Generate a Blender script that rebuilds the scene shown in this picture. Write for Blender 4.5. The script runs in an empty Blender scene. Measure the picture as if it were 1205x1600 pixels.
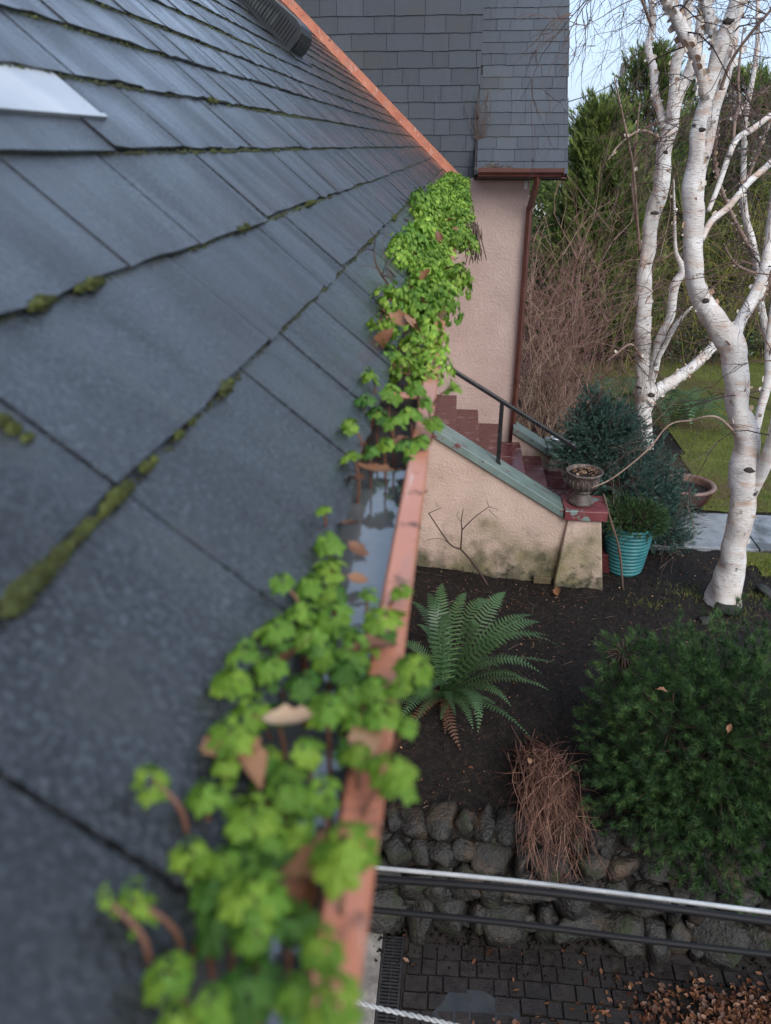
import bpy, math, random
import numpy as np
from mathutils import Vector, Matrix, noise as mnoise
random.seed(7)
rng = np.random.default_rng(7)
scn = bpy.context.scene
col = scn.collection

# ---------------------------------------------------------------- camera
FPX = 1200.0                      # focal length in photo pixels (photo 1205 x 1600)
CAM = np.array([0.0, 0.0, 3.85])  # garden ground is z = 0
_a = np.array([727.0 - 602.5, 572.0, -FPX]); _Y = _a / np.linalg.norm(_a)
_u = np.array([0, 1.0, _a[1] / FPX]); _Z = _u / np.linalg.norm(_u)
_X = np.cross(_Y, _Z)
ROT = np.stack([_X, _Y, _Z])
cam = bpy.data.cameras.new('camera'); camo = bpy.data.objects.new('camera', cam); col.objects.link(camo)
cam.sensor_fit = 'VERTICAL'; cam.sensor_height = 32.0; cam.lens = 24.0
cam.clip_start = 0.02; cam.clip_end = 3000
cam.dof.use_dof = True; cam.dof.focus_distance = 5.2; cam.dof.aperture_fstop = 5.2
camo.matrix_world = Matrix.Translation(Vector(CAM)) @ Matrix([list(r) for r in ROT]).to_4x4()
scn.camera = camo

def ray(x, y): return ROT @ np.array([x - 602.5, -(y - 800.0), -FPX])
def at_y(x, y, Y): d = ray(x, y); return CAM + d * (Y / d[1])
def at_z(x, y, z): d = ray(x, y); return CAM + d * ((z - CAM[2]) / d[2])
def depth(p): return -(ROT.T @ (np.asarray(p, float) - CAM))[2]
def proj(p):
    c = ROT.T @ (np.asarray(p, float) - CAM)
    return 602.5 + FPX * c[0] / -c[2], 800 - FPX * c[1] / -c[2], -c[2]

# ---------------------------------------------------------------- sky, sun, exposure
SUN_EL, SUN_AZ = math.radians(40), math.radians(150)
w = bpy.data.worlds.new('World'); scn.world = w; w.use_nodes = True
nt = w.node_tree; nt.nodes.clear()
sky = nt.nodes.new('ShaderNodeTexSky'); sky.sky_type = 'NISHITA'; sky.sun_disc = False
sky.sun_elevation = SUN_EL; sky.sun_rotation = SUN_AZ
sky.air_density = 1.0; sky.dust_density = 3.0; sky.ozone_density = 1.5
mx = nt.nodes.new('ShaderNodeMix'); mx.data_type = 'RGBA'; mx.inputs[0].default_value = 0.55
mx.inputs[7].default_value = (5.7, 7.3, 9.9, 1)        # even high overcast
nt.links.new(sky.outputs[0], mx.inputs[6])
bg = nt.nodes.new('ShaderNodeBackground'); bg.inputs[1].default_value = 0.088
nt.links.new(mx.outputs[2], bg.inputs[0])
wo = nt.nodes.new('ShaderNodeOutputWorld'); nt.links.new(bg.outputs[0], wo.inputs[0])
sl = bpy.data.lights.new('sun', 'SUN'); sl.energy = 1.5; sl.angle = math.radians(40); sl.color = (1.0, 0.96, 0.9)
so = bpy.data.objects.new('sun', sl); col.objects.link(so)
# direction towards the sun (same as the sky's): azimuth measured from +Y, clockwise
sd = Vector((math.sin(SUN_AZ) * math.cos(SUN_EL), math.cos(SUN_AZ) * math.cos(SUN_EL), math.sin(SUN_EL)))
so.rotation_euler = sd.to_track_quat('Z', 'Y').to_euler(); so.location = (6, -6, 14)
scn.view_settings.view_transform = 'Standard'; scn.view_settings.look = 'None'
scn.view_settings.exposure = 0.95; scn.view_settings.gamma = 1.0
scn.view_settings.use_curve_mapping = False
scn.cycles.use_denoising = True
scn.cycles.max_bounces = 6; scn.cycles.transparent_max_bounces = 8
scn.cycles.caustics_reflective = False; scn.cycles.caustics_refractive = False

# ---------------------------------------------------------------- materials
MATS = {}
def mat(name, cols, scale=5.0, detail=6.0, stretch=(1, 1, 1), rough=(0.6, 0.9), bump=0.0, bscale=60.0, bdist=0.01,
        rand=0.0, trans=0.0, attr=None, spec=0.5, metal=0.0, coat=0.0, coat_rough=.15, nmix=.35, ior=1.5, layers=(), btype='NOISE', bstretch=None, rscale=None):
    """cols: list of (position, (r,g,b)) over a noise; layers: (scale, stretch, lo, hi, colour, rough or None[, (axis, a, b)])"""
    if name in MATS: return MATS[name]
    m = bpy.data.materials.new(name); m.use_nodes = True; MATS[name] = m
    t = m.node_tree; N = t.nodes; L = t.links
    b = N['Principled BSDF']; out = N['Material Output']
    geo = N.new('ShaderNodeNewGeometry')
    def mapped(s, st):
        mp = N.new('ShaderNodeMapping'); mp.inputs['Scale'].default_value = tuple(s * k for k in st)
        L.new(geo.outputs['Position'], mp.inputs[0]); return mp.outputs[0]
    nz = N.new('ShaderNodeTexNoise'); nz.inputs['Scale'].default_value = 1.0; nz.inputs['Detail'].default_value = detail
    nz.inputs['Roughness'].default_value = 0.62
    L.new(mapped(scale, stretch), nz.inputs['Vector'])
    rp = N.new('ShaderNodeValToRGB'); e = rp.color_ramp.elements
    while len(e) < len(cols): e.new(0.5)
    for i, (p, c) in enumerate(cols): e[i].position = p; e[i].color = (*c, 1)
    src = nz.outputs[0]
    if attr:
        at = N.new('ShaderNodeAttribute'); at.attribute_name = attr
        mm = N.new('ShaderNodeMath'); mm.operation = 'MULTIPLY_ADD'; mm.inputs[1].default_value = nmix
        L.new(nz.outputs[0], mm.inputs[0])
        m2 = N.new('ShaderNodeMath'); m2.operation = 'MULTIPLY'; m2.inputs[1].default_value = 1 - nmix
        L.new(at.outputs['Fac'], m2.inputs[0]); L.new(m2.outputs[0], mm.inputs[2]); src = mm.outputs[0]
    L.new(src, rp.inputs[0]); c_out = rp.outputs[0]
    mr = N.new('ShaderNodeMapRange'); mr.inputs[1].default_value = 0.3; mr.inputs[2].default_value = 0.7
    mr.inputs[3].default_value = rough[0]; mr.inputs[4].default_value = rough[1]
    if rscale:
        n5 = N.new('ShaderNodeTexNoise'); n5.inputs['Scale'].default_value = 1; n5.inputs['Detail'].default_value = 4
        L.new(mapped(rscale[0], rscale[1]), n5.inputs['Vector']); L.new(n5.outputs[0], mr.inputs[0]); mr.inputs[1].default_value = .40; mr.inputs[2].default_value = .6
    else: L.new(nz.outputs[0], mr.inputs[0])
    r_out = mr.outputs[0]
    for ly in layers:
        sc_, st_, lo, hi, c, ro = ly[:6]
        n2 = N.new('ShaderNodeTexNoise'); n2.inputs['Scale'].default_value = 1; n2.inputs['Detail'].default_value = 5
        L.new(mapped(sc_, st_), n2.inputs['Vector'])
        val = n2.outputs[0]
        if len(ly) > 6:
            ax, a0, a1 = ly[6]
            sp = N.new('ShaderNodeSeparateXYZ'); L.new(geo.outputs['Position'], sp.inputs[0])
            g = N.new('ShaderNodeMapRange'); g.inputs[1].default_value = a0; g.inputs[2].default_value = a1
            g.inputs[3].default_value = 0.0; g.inputs[4].default_value = 0.35
            L.new(sp.outputs['xyz'.index(ax)], g.inputs[0])
            sb = N.new('ShaderNodeMath'); sb.operation = 'SUBTRACT'; L.new(val, sb.inputs[0]); L.new(g.outputs[0], sb.inputs[1]); val = sb.outputs[0]
        r2 = N.new('ShaderNodeMapRange'); r2.inputs[1].default_value = lo; r2.inputs[2].default_value = hi
        L.new(val, r2.inputs[0])
        mm = N.new('ShaderNodeMix'); mm.data_type = 'RGBA'; L.new(r2.outputs[0], mm.inputs[0]); L.new(c_out, mm.inputs[6]); mm.inputs[7].default_value = (*c, 1)
        c_out = mm.outputs[2]
        if ro is not None:
            mf = N.new('ShaderNodeMix'); L.new(r2.outputs[0], mf.inputs[0]); L.new(r_out, mf.inputs[2]); mf.inputs[3].default_value = ro
            r_out = mf.outputs[0]
    if rand:
        oi = N.new('ShaderNodeObjectInfo'); hs = N.new('ShaderNodeHueSaturation')
        r3 = N.new('ShaderNodeMapRange'); r3.inputs[3].default_value = 1 - rand; r3.inputs[4].default_value = 1 + rand
        L.new(oi.outputs['Random'], r3.inputs[0]); L.new(r3.outputs[0], hs.inputs['Value']); L.new(c_out, hs.inputs['Color']); c_out = hs.outputs[0]
    L.new(c_out, b.inputs['Base Color']); L.new(r_out, b.inputs['Roughness'])
    b.inputs['Specular IOR Level'].default_value = spec; b.inputs['Metallic'].default_value = metal
    b.inputs['IOR'].default_value = ior; b.inputs['Coat Weight'].default_value = coat; b.inputs['Coat Roughness'].default_value = coat_rough; b.inputs['Coat IOR'].default_value = 1.5
    if bump:
        if btype == 'VORONOI':
            n3 = N.new('ShaderNodeTexVoronoi'); o3 = n3.outputs['Distance']
        else:
            n3 = N.new('ShaderNodeTexNoise'); n3.inputs['Detail'].default_value = 5; n3.inputs['Roughness'].default_value = 0.6; o3 = n3.outputs[0]
        n3.inputs['Scale'].default_value = 1; L.new(mapped(bscale, bstretch or (1, 1, 1)), n3.inputs['Vector'])
        bp = N.new('ShaderNodeBump'); bp.inputs['Strength'].default_value = bump; bp.inputs['Distance'].default_value = bdist
        L.new(o3, bp.inputs['Height']); L.new(bp.outputs[0], b.inputs['Normal'])
        if coat:
            b2 = N.new('ShaderNodeBump'); b2.inputs['Strength'].default_value = bump * .3; b2.inputs['Distance'].default_value = bdist
            L.new(o3, b2.inputs['Height']); L.new(b2.outputs[0], b.inputs['Coat Normal'])
            if rscale: # the wet film is thicker where the surface is smooth
                cr = N.new('ShaderNodeMapRange'); cr.inputs[1].default_value = rough[0]; cr.inputs[2].default_value = rough[1]; cr.inputs[3].default_value = coat; cr.inputs[4].default_value = coat * .7
                L.new(mr.outputs[0], cr.inputs[0]); L.new(cr.outputs[0], b.inputs['Coat Weight'])
    if trans:
        tr = N.new('ShaderNodeBsdfTranslucent'); L.new(c_out, tr.inputs[0])
        ms = N.new('ShaderNodeMixShader'); ms.inputs[0].default_value = trans
        L.new(b.outputs[0], ms.inputs[1]); L.new(tr.outputs[0], ms.inputs[2]); L.new(ms.outputs[0], out.inputs[0])
    return m

# ---------------------------------------------------------------- mesh helpers
def link(o, parent=None):
    col.objects.link(o)
    if parent is not None: o.parent = parent
    return o
def tag(o, label=None, cat=None, group=None, kind=None):
    if label: o['label'] = label
    if cat: o['category'] = cat
    if group: o['group'] = group
    if kind: o['kind'] = kind
    return o
def empty(name, loc=(0, 0, 0)):
    o = bpy.data.objects.new(name, None); o.empty_display_size = 0.05
    o.location = tuple(float(v) for v in loc); return link(o)
def np_mesh(name, V, F, tint=None, smooth=False):
    """V (n,3), F (m,k) with k = 3 or 4"""
    V = np.asarray(V, np.float32); F = np.asarray(F, np.int32); k = F.shape[1]
    me = bpy.data.meshes.new(name)
    me.vertices.add(len(V)); me.vertices.foreach_set('co', V.ravel())
    me.loops.add(F.size); me.loops.foreach_set('vertex_index', F.ravel())
    me.polygons.add(len(F)); me.polygons.foreach_set('loop_start', np.arange(0, F.size, k, dtype=np.int32))
    me.polygons.foreach_set('loop_total', np.full(len(F), k, np.int32))
    if smooth: me.polygons.foreach_set('use_smooth', np.ones(len(F), bool))
    if tint is not None:
        a = me.attributes.new('tint', 'FLOAT', 'POINT'); a.data.foreach_set('value', np.asarray(tint, np.float32))
    me.update(calc_edges=True); return me
def place(name, me, m, parent=None, loc=None):
    o = bpy.data.objects.new(name, me)
    if m is not None and not me.materials: me.materials.append(m)
    if loc is not None: o.location = tuple(float(v) for v in loc)
    link(o, parent)
    if parent is not None and loc is None and parent.type == 'EMPTY':
        o.matrix_parent_inverse = Matrix.Translation(-Vector(parent.location))
    return o

class MB:
    def __init__(s): s.v = []; s.f = []; s.t = []
    def add(s, vs, fs, tint=0.5):
        n = len(s.v); s.v += [tuple(map(float, v)) for v in vs]; s.f += [tuple(i + n for i in f) for f in fs]; s.t += [tint] * len(vs)
        return s
    def hexa(s, p):
        """8 corners: bottom loop 0-3, top loop 4-7 (counter-clockwise from outside/top)"""
        return s.add(p, [(3, 2, 1, 0), (4, 5, 6, 7), (0, 1, 5, 4), (1, 2, 6, 5), (2, 3, 7, 6), (3, 0, 4, 7)])
    def box(s, x0, x1, y0, y1, z0, z1):
        return s.hexa([(x0, y0, z0), (x1, y0, z0), (x1, y1, z0), (x0, y1, z0), (x0, y0, z1), (x1, y0, z1), (x1, y1, z1), (x0, y1, z1)])
    def prism(s, prof, axis, a, b):
        """prof: 2-D loop in the two remaining axes; extruded along axis from a to b"""
        def P(q, t):
            if axis == 'x': return (t, q[0], q[1])
            if axis == 'y': return (q[0], t, q[1])
            return (q[0], q[1], t)
        n = len(prof); vs = [P(q, a) for q in prof] + [P(q, b) for q in prof]
        fs = [(i, (i + 1) % n, n + (i + 1) % n, n + i) for i in range(n)]
        return s.add(vs, fs + [tuple(range(n))[::-1], tuple(range(n, 2 * n))])
    def tube(s, pts, rad, n=8, cap=True, tint=0.5, rn=None):
        pts = [np.asarray(p, float) for p in pts]; m = len(pts)
        if not hasattr(rad, '__len__'): rad = [rad] * m
        base = len(s.v); ref = None
        for i, p in enumerate(pts):
            d = pts[min(i + 1, m - 1)] - pts[max(i - 1, 0)]; d = d / (np.linalg.norm(d) + 1e-12)
            if ref is None:
                ref = np.array([1.0, 0, 0]) if abs(d[0]) < 0.8 else np.array([0, 1.0, 0])
            u = ref - d * (ref @ d); u /= np.linalg.norm(u) + 1e-12; v = np.cross(d, u); ref = u
            for k in range(n):
                a = 2 * math.pi * k / n; r = rad[i]
                if rn: r *= 1 + rn * mnoise.noise(Vector((p[0] * 5 + math.cos(a), p[1] * 5 + math.sin(a), p[2] * 5)))
                q = p + (u * math.cos(a) + v * math.sin(a)) * r
                s.v.append((q[0], q[1], q[2])); s.t.append(tint)
        for i in range(m - 1):
            for k in range(n):
                k2 = (k + 1) % n
                s.f.append((base + i * n + k, base + i * n + k2, base + (i + 1) * n + k2, base + (i + 1) * n + k))
        if cap:
            s.f.append(tuple(base + k for k in range(n))[::-1]); s.f.append(tuple(base + (m - 1) * n + k for k in range(n)))
        return s
    def lathe(s, prof, n=32, c=(0, 0)):
        """prof: (r, z) list, open; outer side going up"""
        base = len(s.v); m = len(prof)
        for (r, z) in prof:
            for k in range(n):
                a = 2 * math.pi * k / n; s.v.append((c[0] + r * math.cos(a), c[1] + r * math.sin(a), z)); s.t.append(0.5)
        for i in range(m - 1):
            for k in range(n):
                k2 = (k + 1) % n; s.f.append((base + i * n + k, base + i * n + k2, base + (i + 1) * n + k2, base + (i + 1) * n + k))
        return s
    def mesh(s, name, smooth=False):
        me = bpy.data.meshes.new(name); me.from_pydata(s.v, [], s.f)
        if smooth: me.polygons.foreach_set('use_smooth', [True] * len(me.polygons))
        a = me.attributes.new('tint', 'FLOAT', 'POINT'); a.data.foreach_set('value', s.t)
        me.update(); return me
    def build(s, name, m, parent=None, smooth=False, bevel=0.0, seg=2):
        o = place(name, s.mesh(name, smooth), m, parent)
        if bevel:
            md = o.modifiers.new('bevel', 'BEVEL'); md.width = bevel; md.segments = seg; md.limit_method = 'ANGLE'
        return o
def catmull(P, n=6):
    P = [np.asarray(p, float) for p in P]; out = []
    for i in range(len(P) - 1):
        p0 = P[max(i - 1, 0)]; p1 = P[i]; p2 = P[i + 1]; p3 = P[min(i + 2, len(P) - 1)]
        for k in range(n):
            t = k / n
            out.append(0.5 * (2 * p1 + (p2 - p0) * t + (2 * p0 - 5 * p1 + 4 * p2 - p3) * t * t + (3 * p1 - p0 - 3 * p2 + p3) * t ** 3))
    out.append(P[-1]); return out
def basis(X, Y, Z, loc, s=(1, 1, 1)):
    M = Matrix.Identity(4)
    for i, (a, k) in enumerate(((X, s[0]), (Y, s[1]), (Z, s[2]))):
        for r in range(3): M[r][i] = float(a[r]) * k
    for r in range(3): M[r][3] = float(loc[r])
    return M
def unit(v): v = np.asarray(v, float); return v / (np.linalg.norm(v, axis=-1, keepdims=True) + 1e-12)
def copy_tree(o, parent=None):
    c = o.copy(); link(c)
    if parent is not None: c.parent = parent
    for ch in [x for x in o.children]: copy_tree(ch, c)
    return c
# ================================================================ setting: ground, patio, lawn, path
def sstep(a, b, x): t = np.clip((x - a) / (b - a), 0, 1); return t * t * (3 - 2 * t)
def gz0(x, y):
    z = -0.3 + 0.3 * sstep(3.9, 5.1, y) + 0.1 * sstep(0.8, -0.3, x) * sstep(5.4, 6.5, y)
    return np.where(y < 3.74, -1.0, z)
def gz(x, y):
    x = float(x); y = float(y)
    n = mnoise.fractal(Vector((x * 2.2, y * 2.2, 3.1)), 1.0, 2.0, 4)
    n2 = mnoise.noise(Vector((x * 14, y * 14, 7.7)))
    k = 0.028 if 3.74 < y < 9 else 0.012
    return float(gz0(x, y)) + (k * n + 0.016 * n2 if abs(x) < 12 and y < 20 else 0.0)

M_soil = mat('wet_soil', [(0.3, (0.003, 0.0022, 0.002)), (0.52, (0.011, 0.008, 0.0068)), (0.75, (0.04, 0.028, 0.021))], scale=26, detail=9, rough=(0.55, 0.95), spec=.25, bump=1.0, bscale=70, bdist=0.02,
             layers=[(1.1, (1, 1, 1), 0.48, 0.6, (0.04, 0.032, 0.017), None, ('y', 9.5, 5.2)), (90, (1, 1, 1), 0.7, 0.76, (0.16, 0.11, 0.07), None)])
xs = np.unique(np.concatenate([np.linspace(-300, -14, 14), np.linspace(-12, -1, 22), np.arange(-1, 4.2, 0.05), np.linspace(4.4, 12, 40), np.linspace(14, 40, 12), np.linspace(60, 420, 12)]))
ys = np.unique(np.concatenate([np.linspace(-300, -4, 14), np.linspace(-3, 2.4, 12), np.arange(2.5, 3.72, 0.1), [3.735, 3.745], np.arange(3.8, 9, 0.05), np.linspace(9.1, 20, 80), np.linspace(22, 60, 14), np.linspace(80, 1500, 14)]))
gx, gy = np.meshgrid(xs, ys)
V = np.stack([gx.ravel(), gy.ravel(), np.array([gz(a, b) for a, b in zip(gx.ravel(), gy.ravel())])], 1)
nx, ny = len(xs), len(ys)
ii = (np.arange(ny - 1)[:, None] * nx + np.arange(nx - 1)[None]).ravel()
tag(place('ground', np_mesh('ground', V, np.stack([ii, ii + 1, ii + nx + 1, ii + nx], 1), smooth=True), M_soil), kind='structure')

# lawn sheet with blades
M_lawn = mat('lawn_base', [(0.3, (0.05, 0.062, 0.014)), (0.6, (0.1, 0.115, 0.026)), (0.8, (0.13, 0.105, 0.038))], spec=.2, scale=2.5, rough=(0.8, 0.95), bump=0.6, bscale=60, bdist=0.02, layers=[(.8, (1, 1, 1), .48, .62, (0.085, 0.06, 0.03), None)])
M_blade = mat('grass_blades', [(0.2, (0.06, 0.1, 0.015)), (0.5, (0.15, 0.2, 0.028)), (0.8, (0.28, 0.24, 0.07))], spec=.2, scale=1.3, rough=(0.5, 0.8), attr='tint', trans=0.25)
def in_lawn(x, y):
    e = 0.18 * mnoise.noise(Vector((x * 1.7, y * 1.7, 0)))
    if 6.75 + e < y < 7.36: return x > 2.95 + e + 0.4 * (7.36 - y)
    if y < 8.42: return False
    left = np.interp(y, [8.4, 9.0, 10.0, 11.2, 13, 15, 20, 60], [2.75, 2.95, 3.2, 3.1, 2.6, 2.2, 2.2, 2.2])
    return x > left + e
lx = np.arange(1.6, 40, 0.1); ly = np.arange(6.5, 17, 0.1)
lv = {}; LV = []; LF = []
def lvid(a, b):
    k = (round(a, 2), round(b, 2))
    if k not in lv: lv[k] = len(LV); LV.append((a, b, gz(a, b) + 0.012))
    return lv[k]
for y in ly:
    for x in lx[lx < 9.5]:
        if in_lawn(x + .05, y + .05): LF.append((lvid(x, y), lvid(x + .1, y), lvid(x + .1, y + .1), lvid(x, y + .1)))
for y in range(17, 60, 2):
    for x in range(2, 60, 2): LF.append((lvid(x, y), lvid(x + 2, y), lvid(x + 2, y + 2), lvid(x, y + 2)))
for y in range(7, 17, 1):
    for x in range(9, 60, 3):
        x += .5
        if y > 8: LF.append((lvid(x, y), lvid(x + 3, y), lvid(x + 3, y + 1), lvid(x, y + 1)))
tag(place('lawn', np_mesh('lawn', LV, LF, smooth=True), M_lawn), kind='structure')
BV = []; BT = []
for _ in range(150000):
    y = 6.6 + 10.5 * random.random() ** 1.6; x = random.uniform(1.8, min(9.0, 0.62 * y + 0.6))
    if not in_lawn(x + random.gauss(0, .05), y + random.gauss(0, .04)) or 7.37 < y < 8.3: continue
    z = gz(x, y) + 0.01; h = random.uniform(.018, .045); a = random.random() * 6.28; wd = random.uniform(.002, .0045)
    ca, sa = math.cos(a) * wd, math.sin(a) * wd; dx, dy = random.gauss(0, .018), random.gauss(0, .018)
    BV += [(x - ca, y - sa, z), (x + ca, y + sa, z), (x + dx, y + dy, z + h)]; t = min(1, max(0, random.gauss(.5, .22))); BT += [t, t, t]
    if len(BV) > 165000: break
tag(place('grass', np_mesh('grass', BV, np.arange(len(BV)).reshape(-1, 3), tint=BT), M_blade),
    'short mossy olive green grass of the lawn behind the birches', 'grass', kind='stuff')

# concrete path
M_conc = mat('wet_concrete', [(0.25, (0.13, 0.14, 0.15)), (0.55, (0.22, 0.235, 0.25)), (0.8, (0.29, 0.3, 0.31))], scale=7, rough=(0.12, 0.45), bump=0.25, bscale=120, bdist=0.004,
             layers=[(2.2, (1, 1, 1), .56, .64, (0.06, 0.06, 0.055), 0.1)])
pth = MB().box(1.9, 30, 7.39, 8.28, -0.12, 0.012).build('path', M_conc); tag(pth, kind='structure')
for i in range(10):
    x0 = 1.92 + i * 1.32; MB().box(x0, x0 + 1.305, 7.4, 8.27, 0.0135, 0.045).build('slab', M_conc, pth, bevel=0.006)

# patio of small wet setts, concrete edge strip, channel drain
M_patio = mat('patio_sand', [(0.3, (0.008, 0.0065, 0.0055)), (0.7, (0.022, 0.017, 0.014))], scale=25, rough=(0.5, 0.9), bump=0.6, bscale=90, bdist=0.01)
M_paver = mat('wet_paver', [(0.25, (0.008, 0.0065, 0.006)), (0.55, (0.018, 0.014, 0.0125)), (0.8, (0.034, 0.026, 0.022))], scale=14, rough=(0.15, 0.55), bump=0.6, bscale=90, bdist=0.008, rand=0.3,
              layers=[(2.4, (1, 1, 1), .47, .6, (0.009, 0.007, 0.006), 0.85)])
patio = MB().box(-0.19, 6.0, -3, 3.62, -0.97, -0.955).build('patio', M_patio); tag(patio, kind='structure')
pv = []
for k in range(5):
    m = MB(); j = lambda: random.uniform(-.006, .006)
    m.hexa([(j(), j(), -.03), (1 + j(), j(), -.03), (1 + j(), 1 + j(), -.03), (j(), 1 + j(), -.03), (.02 + j(), .02 + j(), 0), (.98 + j(), .02 + j(), 0), (.98 + j(), .98 + j(), 0), (.02 + j(), .98 + j(), 0)])
    me = m.mesh('paver'); me.materials.append(M_paver); pv.append(me)
y = 3.40; npv = 0
while y > 2.3:
    d = random.choice([.1, .108, .112]); x = -0.165 + random.uniform(-.01, .01)
    while x < 2.55:
        wd = random.choice([.095, .11, .145, .15, .16])
        bow = 0.02 * math.sin(x * 2.1)
        o = bpy.data.objects.new('paver', random.choice(pv)); o.location = (x, y - d + bow, -0.938 + random.uniform(-.005, .005)); o.scale = (wd - .009, d - .009, 1)
        o.rotation_euler = (random.gauss(0, .012), random.gauss(0, .012), random.gauss(0, .015)); link(o, patio); x += wd; npv += 1
    y -= d
M_cstrip = mat('mottled_concrete', [(0.25, (0.07, 0.065, 0.06)), (0.55, (0.2, 0.19, 0.175)), (0.8, (0.36, 0.34, 0.32))], scale=9, detail=9, rough=(0.5, 0.85), bump=0.5, bscale=140, bdist=0.004)
tag(MB().box(-3.0, -0.335, -3, 3.5, -1.05, -0.935).build('concrete_strip', M_cstrip, bevel=0.008), kind='structure')
M_blkpl = mat('black_grate', [(0.3, (0.012, 0.012, 0.013)), (0.7, (0.03, 0.03, 0.032))], scale=30, rough=(0.25, 0.5))
dr = empty('channel_drain', (-0.262, 2.9, -0.95)); tag(dr, 'black slotted channel drain between the concrete strip and the brick paving', 'drain')
for x0, x1 in ((-.332, -.316), (-.208, -.192)): MB().box(x0, x1, 2.2, 3.44, -1.0, -0.932).build('edge_rail', M_blkpl, dr, bevel=.002)
MB().box(-.316, -.208, 2.2, 3.44, -1.02, -.975).build('channel', M_blkpl, dr)
y = 2.21
while y < 3.42: MB().box(-.3155, -.2085, y, y + .012, -.955, -.9345).build('bar', M_blkpl, dr); y += .0225
MB().box(-.266, -.258, 2.2, 3.44, -.96, -.937).build('centre_bar', M_blkpl, dr)

# puddle on the paving
M_water = mat('still_water', [(0.3, (0.012, 0.012, 0.011)), (0.7, (0.03, 0.028, 0.024))], scale=10, rough=(0.02, 0.05), bump=0.05, bscale=25, bdist=0.004)
pm = MB(); c = at_z(742, 1590, -0.931); n = 40
pm.add([(c[0], c[1], -.9352)] + [(c[0] + .25 * math.cos(a) * (1 + .3 * mnoise.noise(Vector((math.cos(a) * 1.5, math.sin(a) * 1.5, 2)))), c[1] + .16 * math.sin(a) * (1 + .4 * mnoise.noise(Vector((math.cos(a) * 1.5, math.sin(a) * 1.5, 5)))), -.9352) for a in np.linspace(0, 2 * math.pi, n, endpoint=False)],
       [(0, 1 + i, 1 + (i + 1) % n) for i in range(n)])
tag(pm.build('puddle', M_water), kind='structure')

# distant hill
M_hill = mat('far_hill', [(0.3, (0.10, 0.13, 0.15)), (0.7, (0.16, 0.19, 0.21))], scale=0.02, rough=(0.9, 1))
hv = []; hf = []
hx = np.linspace(-700, 1400, 60)
for j, (dy, hz) in enumerate(((0, -3), (150, .55), (300, 1.0), (900, -3))):
    for x in hx:
        hh = 26 + 14 * mnoise.noise(Vector((x * .004, 1.3, 0))) + 5 * mnoise.noise(Vector((x * .02, 4.3, 0)))
        hv.append((x, 900 + dy, hz if hz < 0 else hz * hh))
for j in range(3):
    for i in range(59): a = j * 60 + i; hf.append((a, a + 1, a + 61, a + 60))
tag(place('hill', np_mesh('hill', hv, hf, smooth=True), M_hill), kind='structure')

# ================================================================ dry stone retaining wall
M_stone = mat('wet_stone', [(0.28, (0.004, 0.004, 0.004)), (0.5, (0.013, 0.0125, 0.011)), (0.75, (0.05, 0.046, 0.04))], scale=11, detail=9, rough=(0.3, 0.75), bump=1.0, bscale=38, bdist=0.02, rand=0.35,
              layers=[(3.5, (1, 1, 1), .56, .68, (0.05, 0.033, 0.02), None), (6, (1, 1, 1.4), .55, .68, (0.016, 0.022, 0.008), .9)])
def stone_mesh(seed, n=5):
    V = []; F = []; idx = {}
    r = random.Random(seed); off = Vector((r.random() * 50, r.random() * 50, r.random() * 50))
    planes = [(Vector((r.gauss(0, 1), r.gauss(0, 1), r.gauss(0, 1))).normalized(), r.uniform(.6, .85)) for _ in range(11)]
    def vid(p):
        k = tuple(round(q, 4) for q in p)
        if k not in idx:
            v = Vector(p); q = v.normalized() * (abs(v.x) ** 4 + abs(v.y) ** 4 + abs(v.z) ** 4) ** -.25 * v.length
            for nn, d in planes:
                e = q.dot(nn) - d
                if e > 0: q -= nn * e
            q = q * (1 + .12 * mnoise.noise(q * 1.6 + off) + .05 * mnoise.noise(q * 4 + off)); idx[k] = len(V); V.append(q[:])
        return idx[k]
    g = np.linspace(-1, 1, n)
    for ax in range(3):
        for s in (-1, 1):
            for i in range(n - 1):
                for j in range(n - 1):
                    def P(a, b):
                        p = [0, 0, 0]; p[ax] = s; p[(ax + 1) % 3] = g[a]; p[(ax + 2) % 3] = g[b]; return tuple(p)
                    q = [vid(P(i, j)), vid(P(i + 1, j)), vid(P(i + 1, j + 1)), vid(P(i, j + 1))]
                    F.append(q if s > 0 else q[::-1])
    me = bpy.data.meshes.new('stone'); me.from_pydata(V, [], F); me.polygons.foreach_set('use_smooth', [True] * len(F)); me.update()
    me.materials.append(M_stone); return me
stones = [stone_mesh(k) for k in range(10)]
sw = empty('stone_wall', (1.2, 3.6, -0.95)); tag(sw, 'low dry stone retaining wall of rough wet grey rocks below the planting bed', 'wall')
def put_stone(x, y, z, sx, sy, sz, rx=.2):
    o = bpy.data.objects.new('stone', random.choice(stones)); link(o, sw); o.matrix_parent_inverse = Matrix.Translation(-sw.location)
    o.location = (x, y, z); o.scale = (sx, sy, sz); o.rotation_euler = (random.gauss(0, rx), random.gauss(0, .12), random.gauss(0, .25))
for row, (z, y, lo, hi, hh) in enumerate(((-.84, 3.55, .2, .44, .14), (-.62, 3.64, .17, .36, .115), (-.44, 3.73, .13, .28, .09), (-.3, 3.83, .1, .22, .065))):
    x = -1.2 + random.random() * .1
    while x < 3.6:
        wd = random.uniform(lo, hi) if random.random() > .2 else lo * .75
        put_stone(x + wd / 2, y + random.gauss(0, .015), z + random.gauss(0, .014), wd * .66, .15, hh * random.uniform(1.0, 1.35))
        x += wd * .97
for _ in range(150):
    u_ = random.random(); s_ = random.uniform(.025, .055); put_stone(random.uniform(-.7, 3.2), 3.47 + .33 * u_ + random.gauss(0, .01), -.93 + .64 * u_, s_ * 1.3, s_, s_, .6)
M_earth = M_soil
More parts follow.
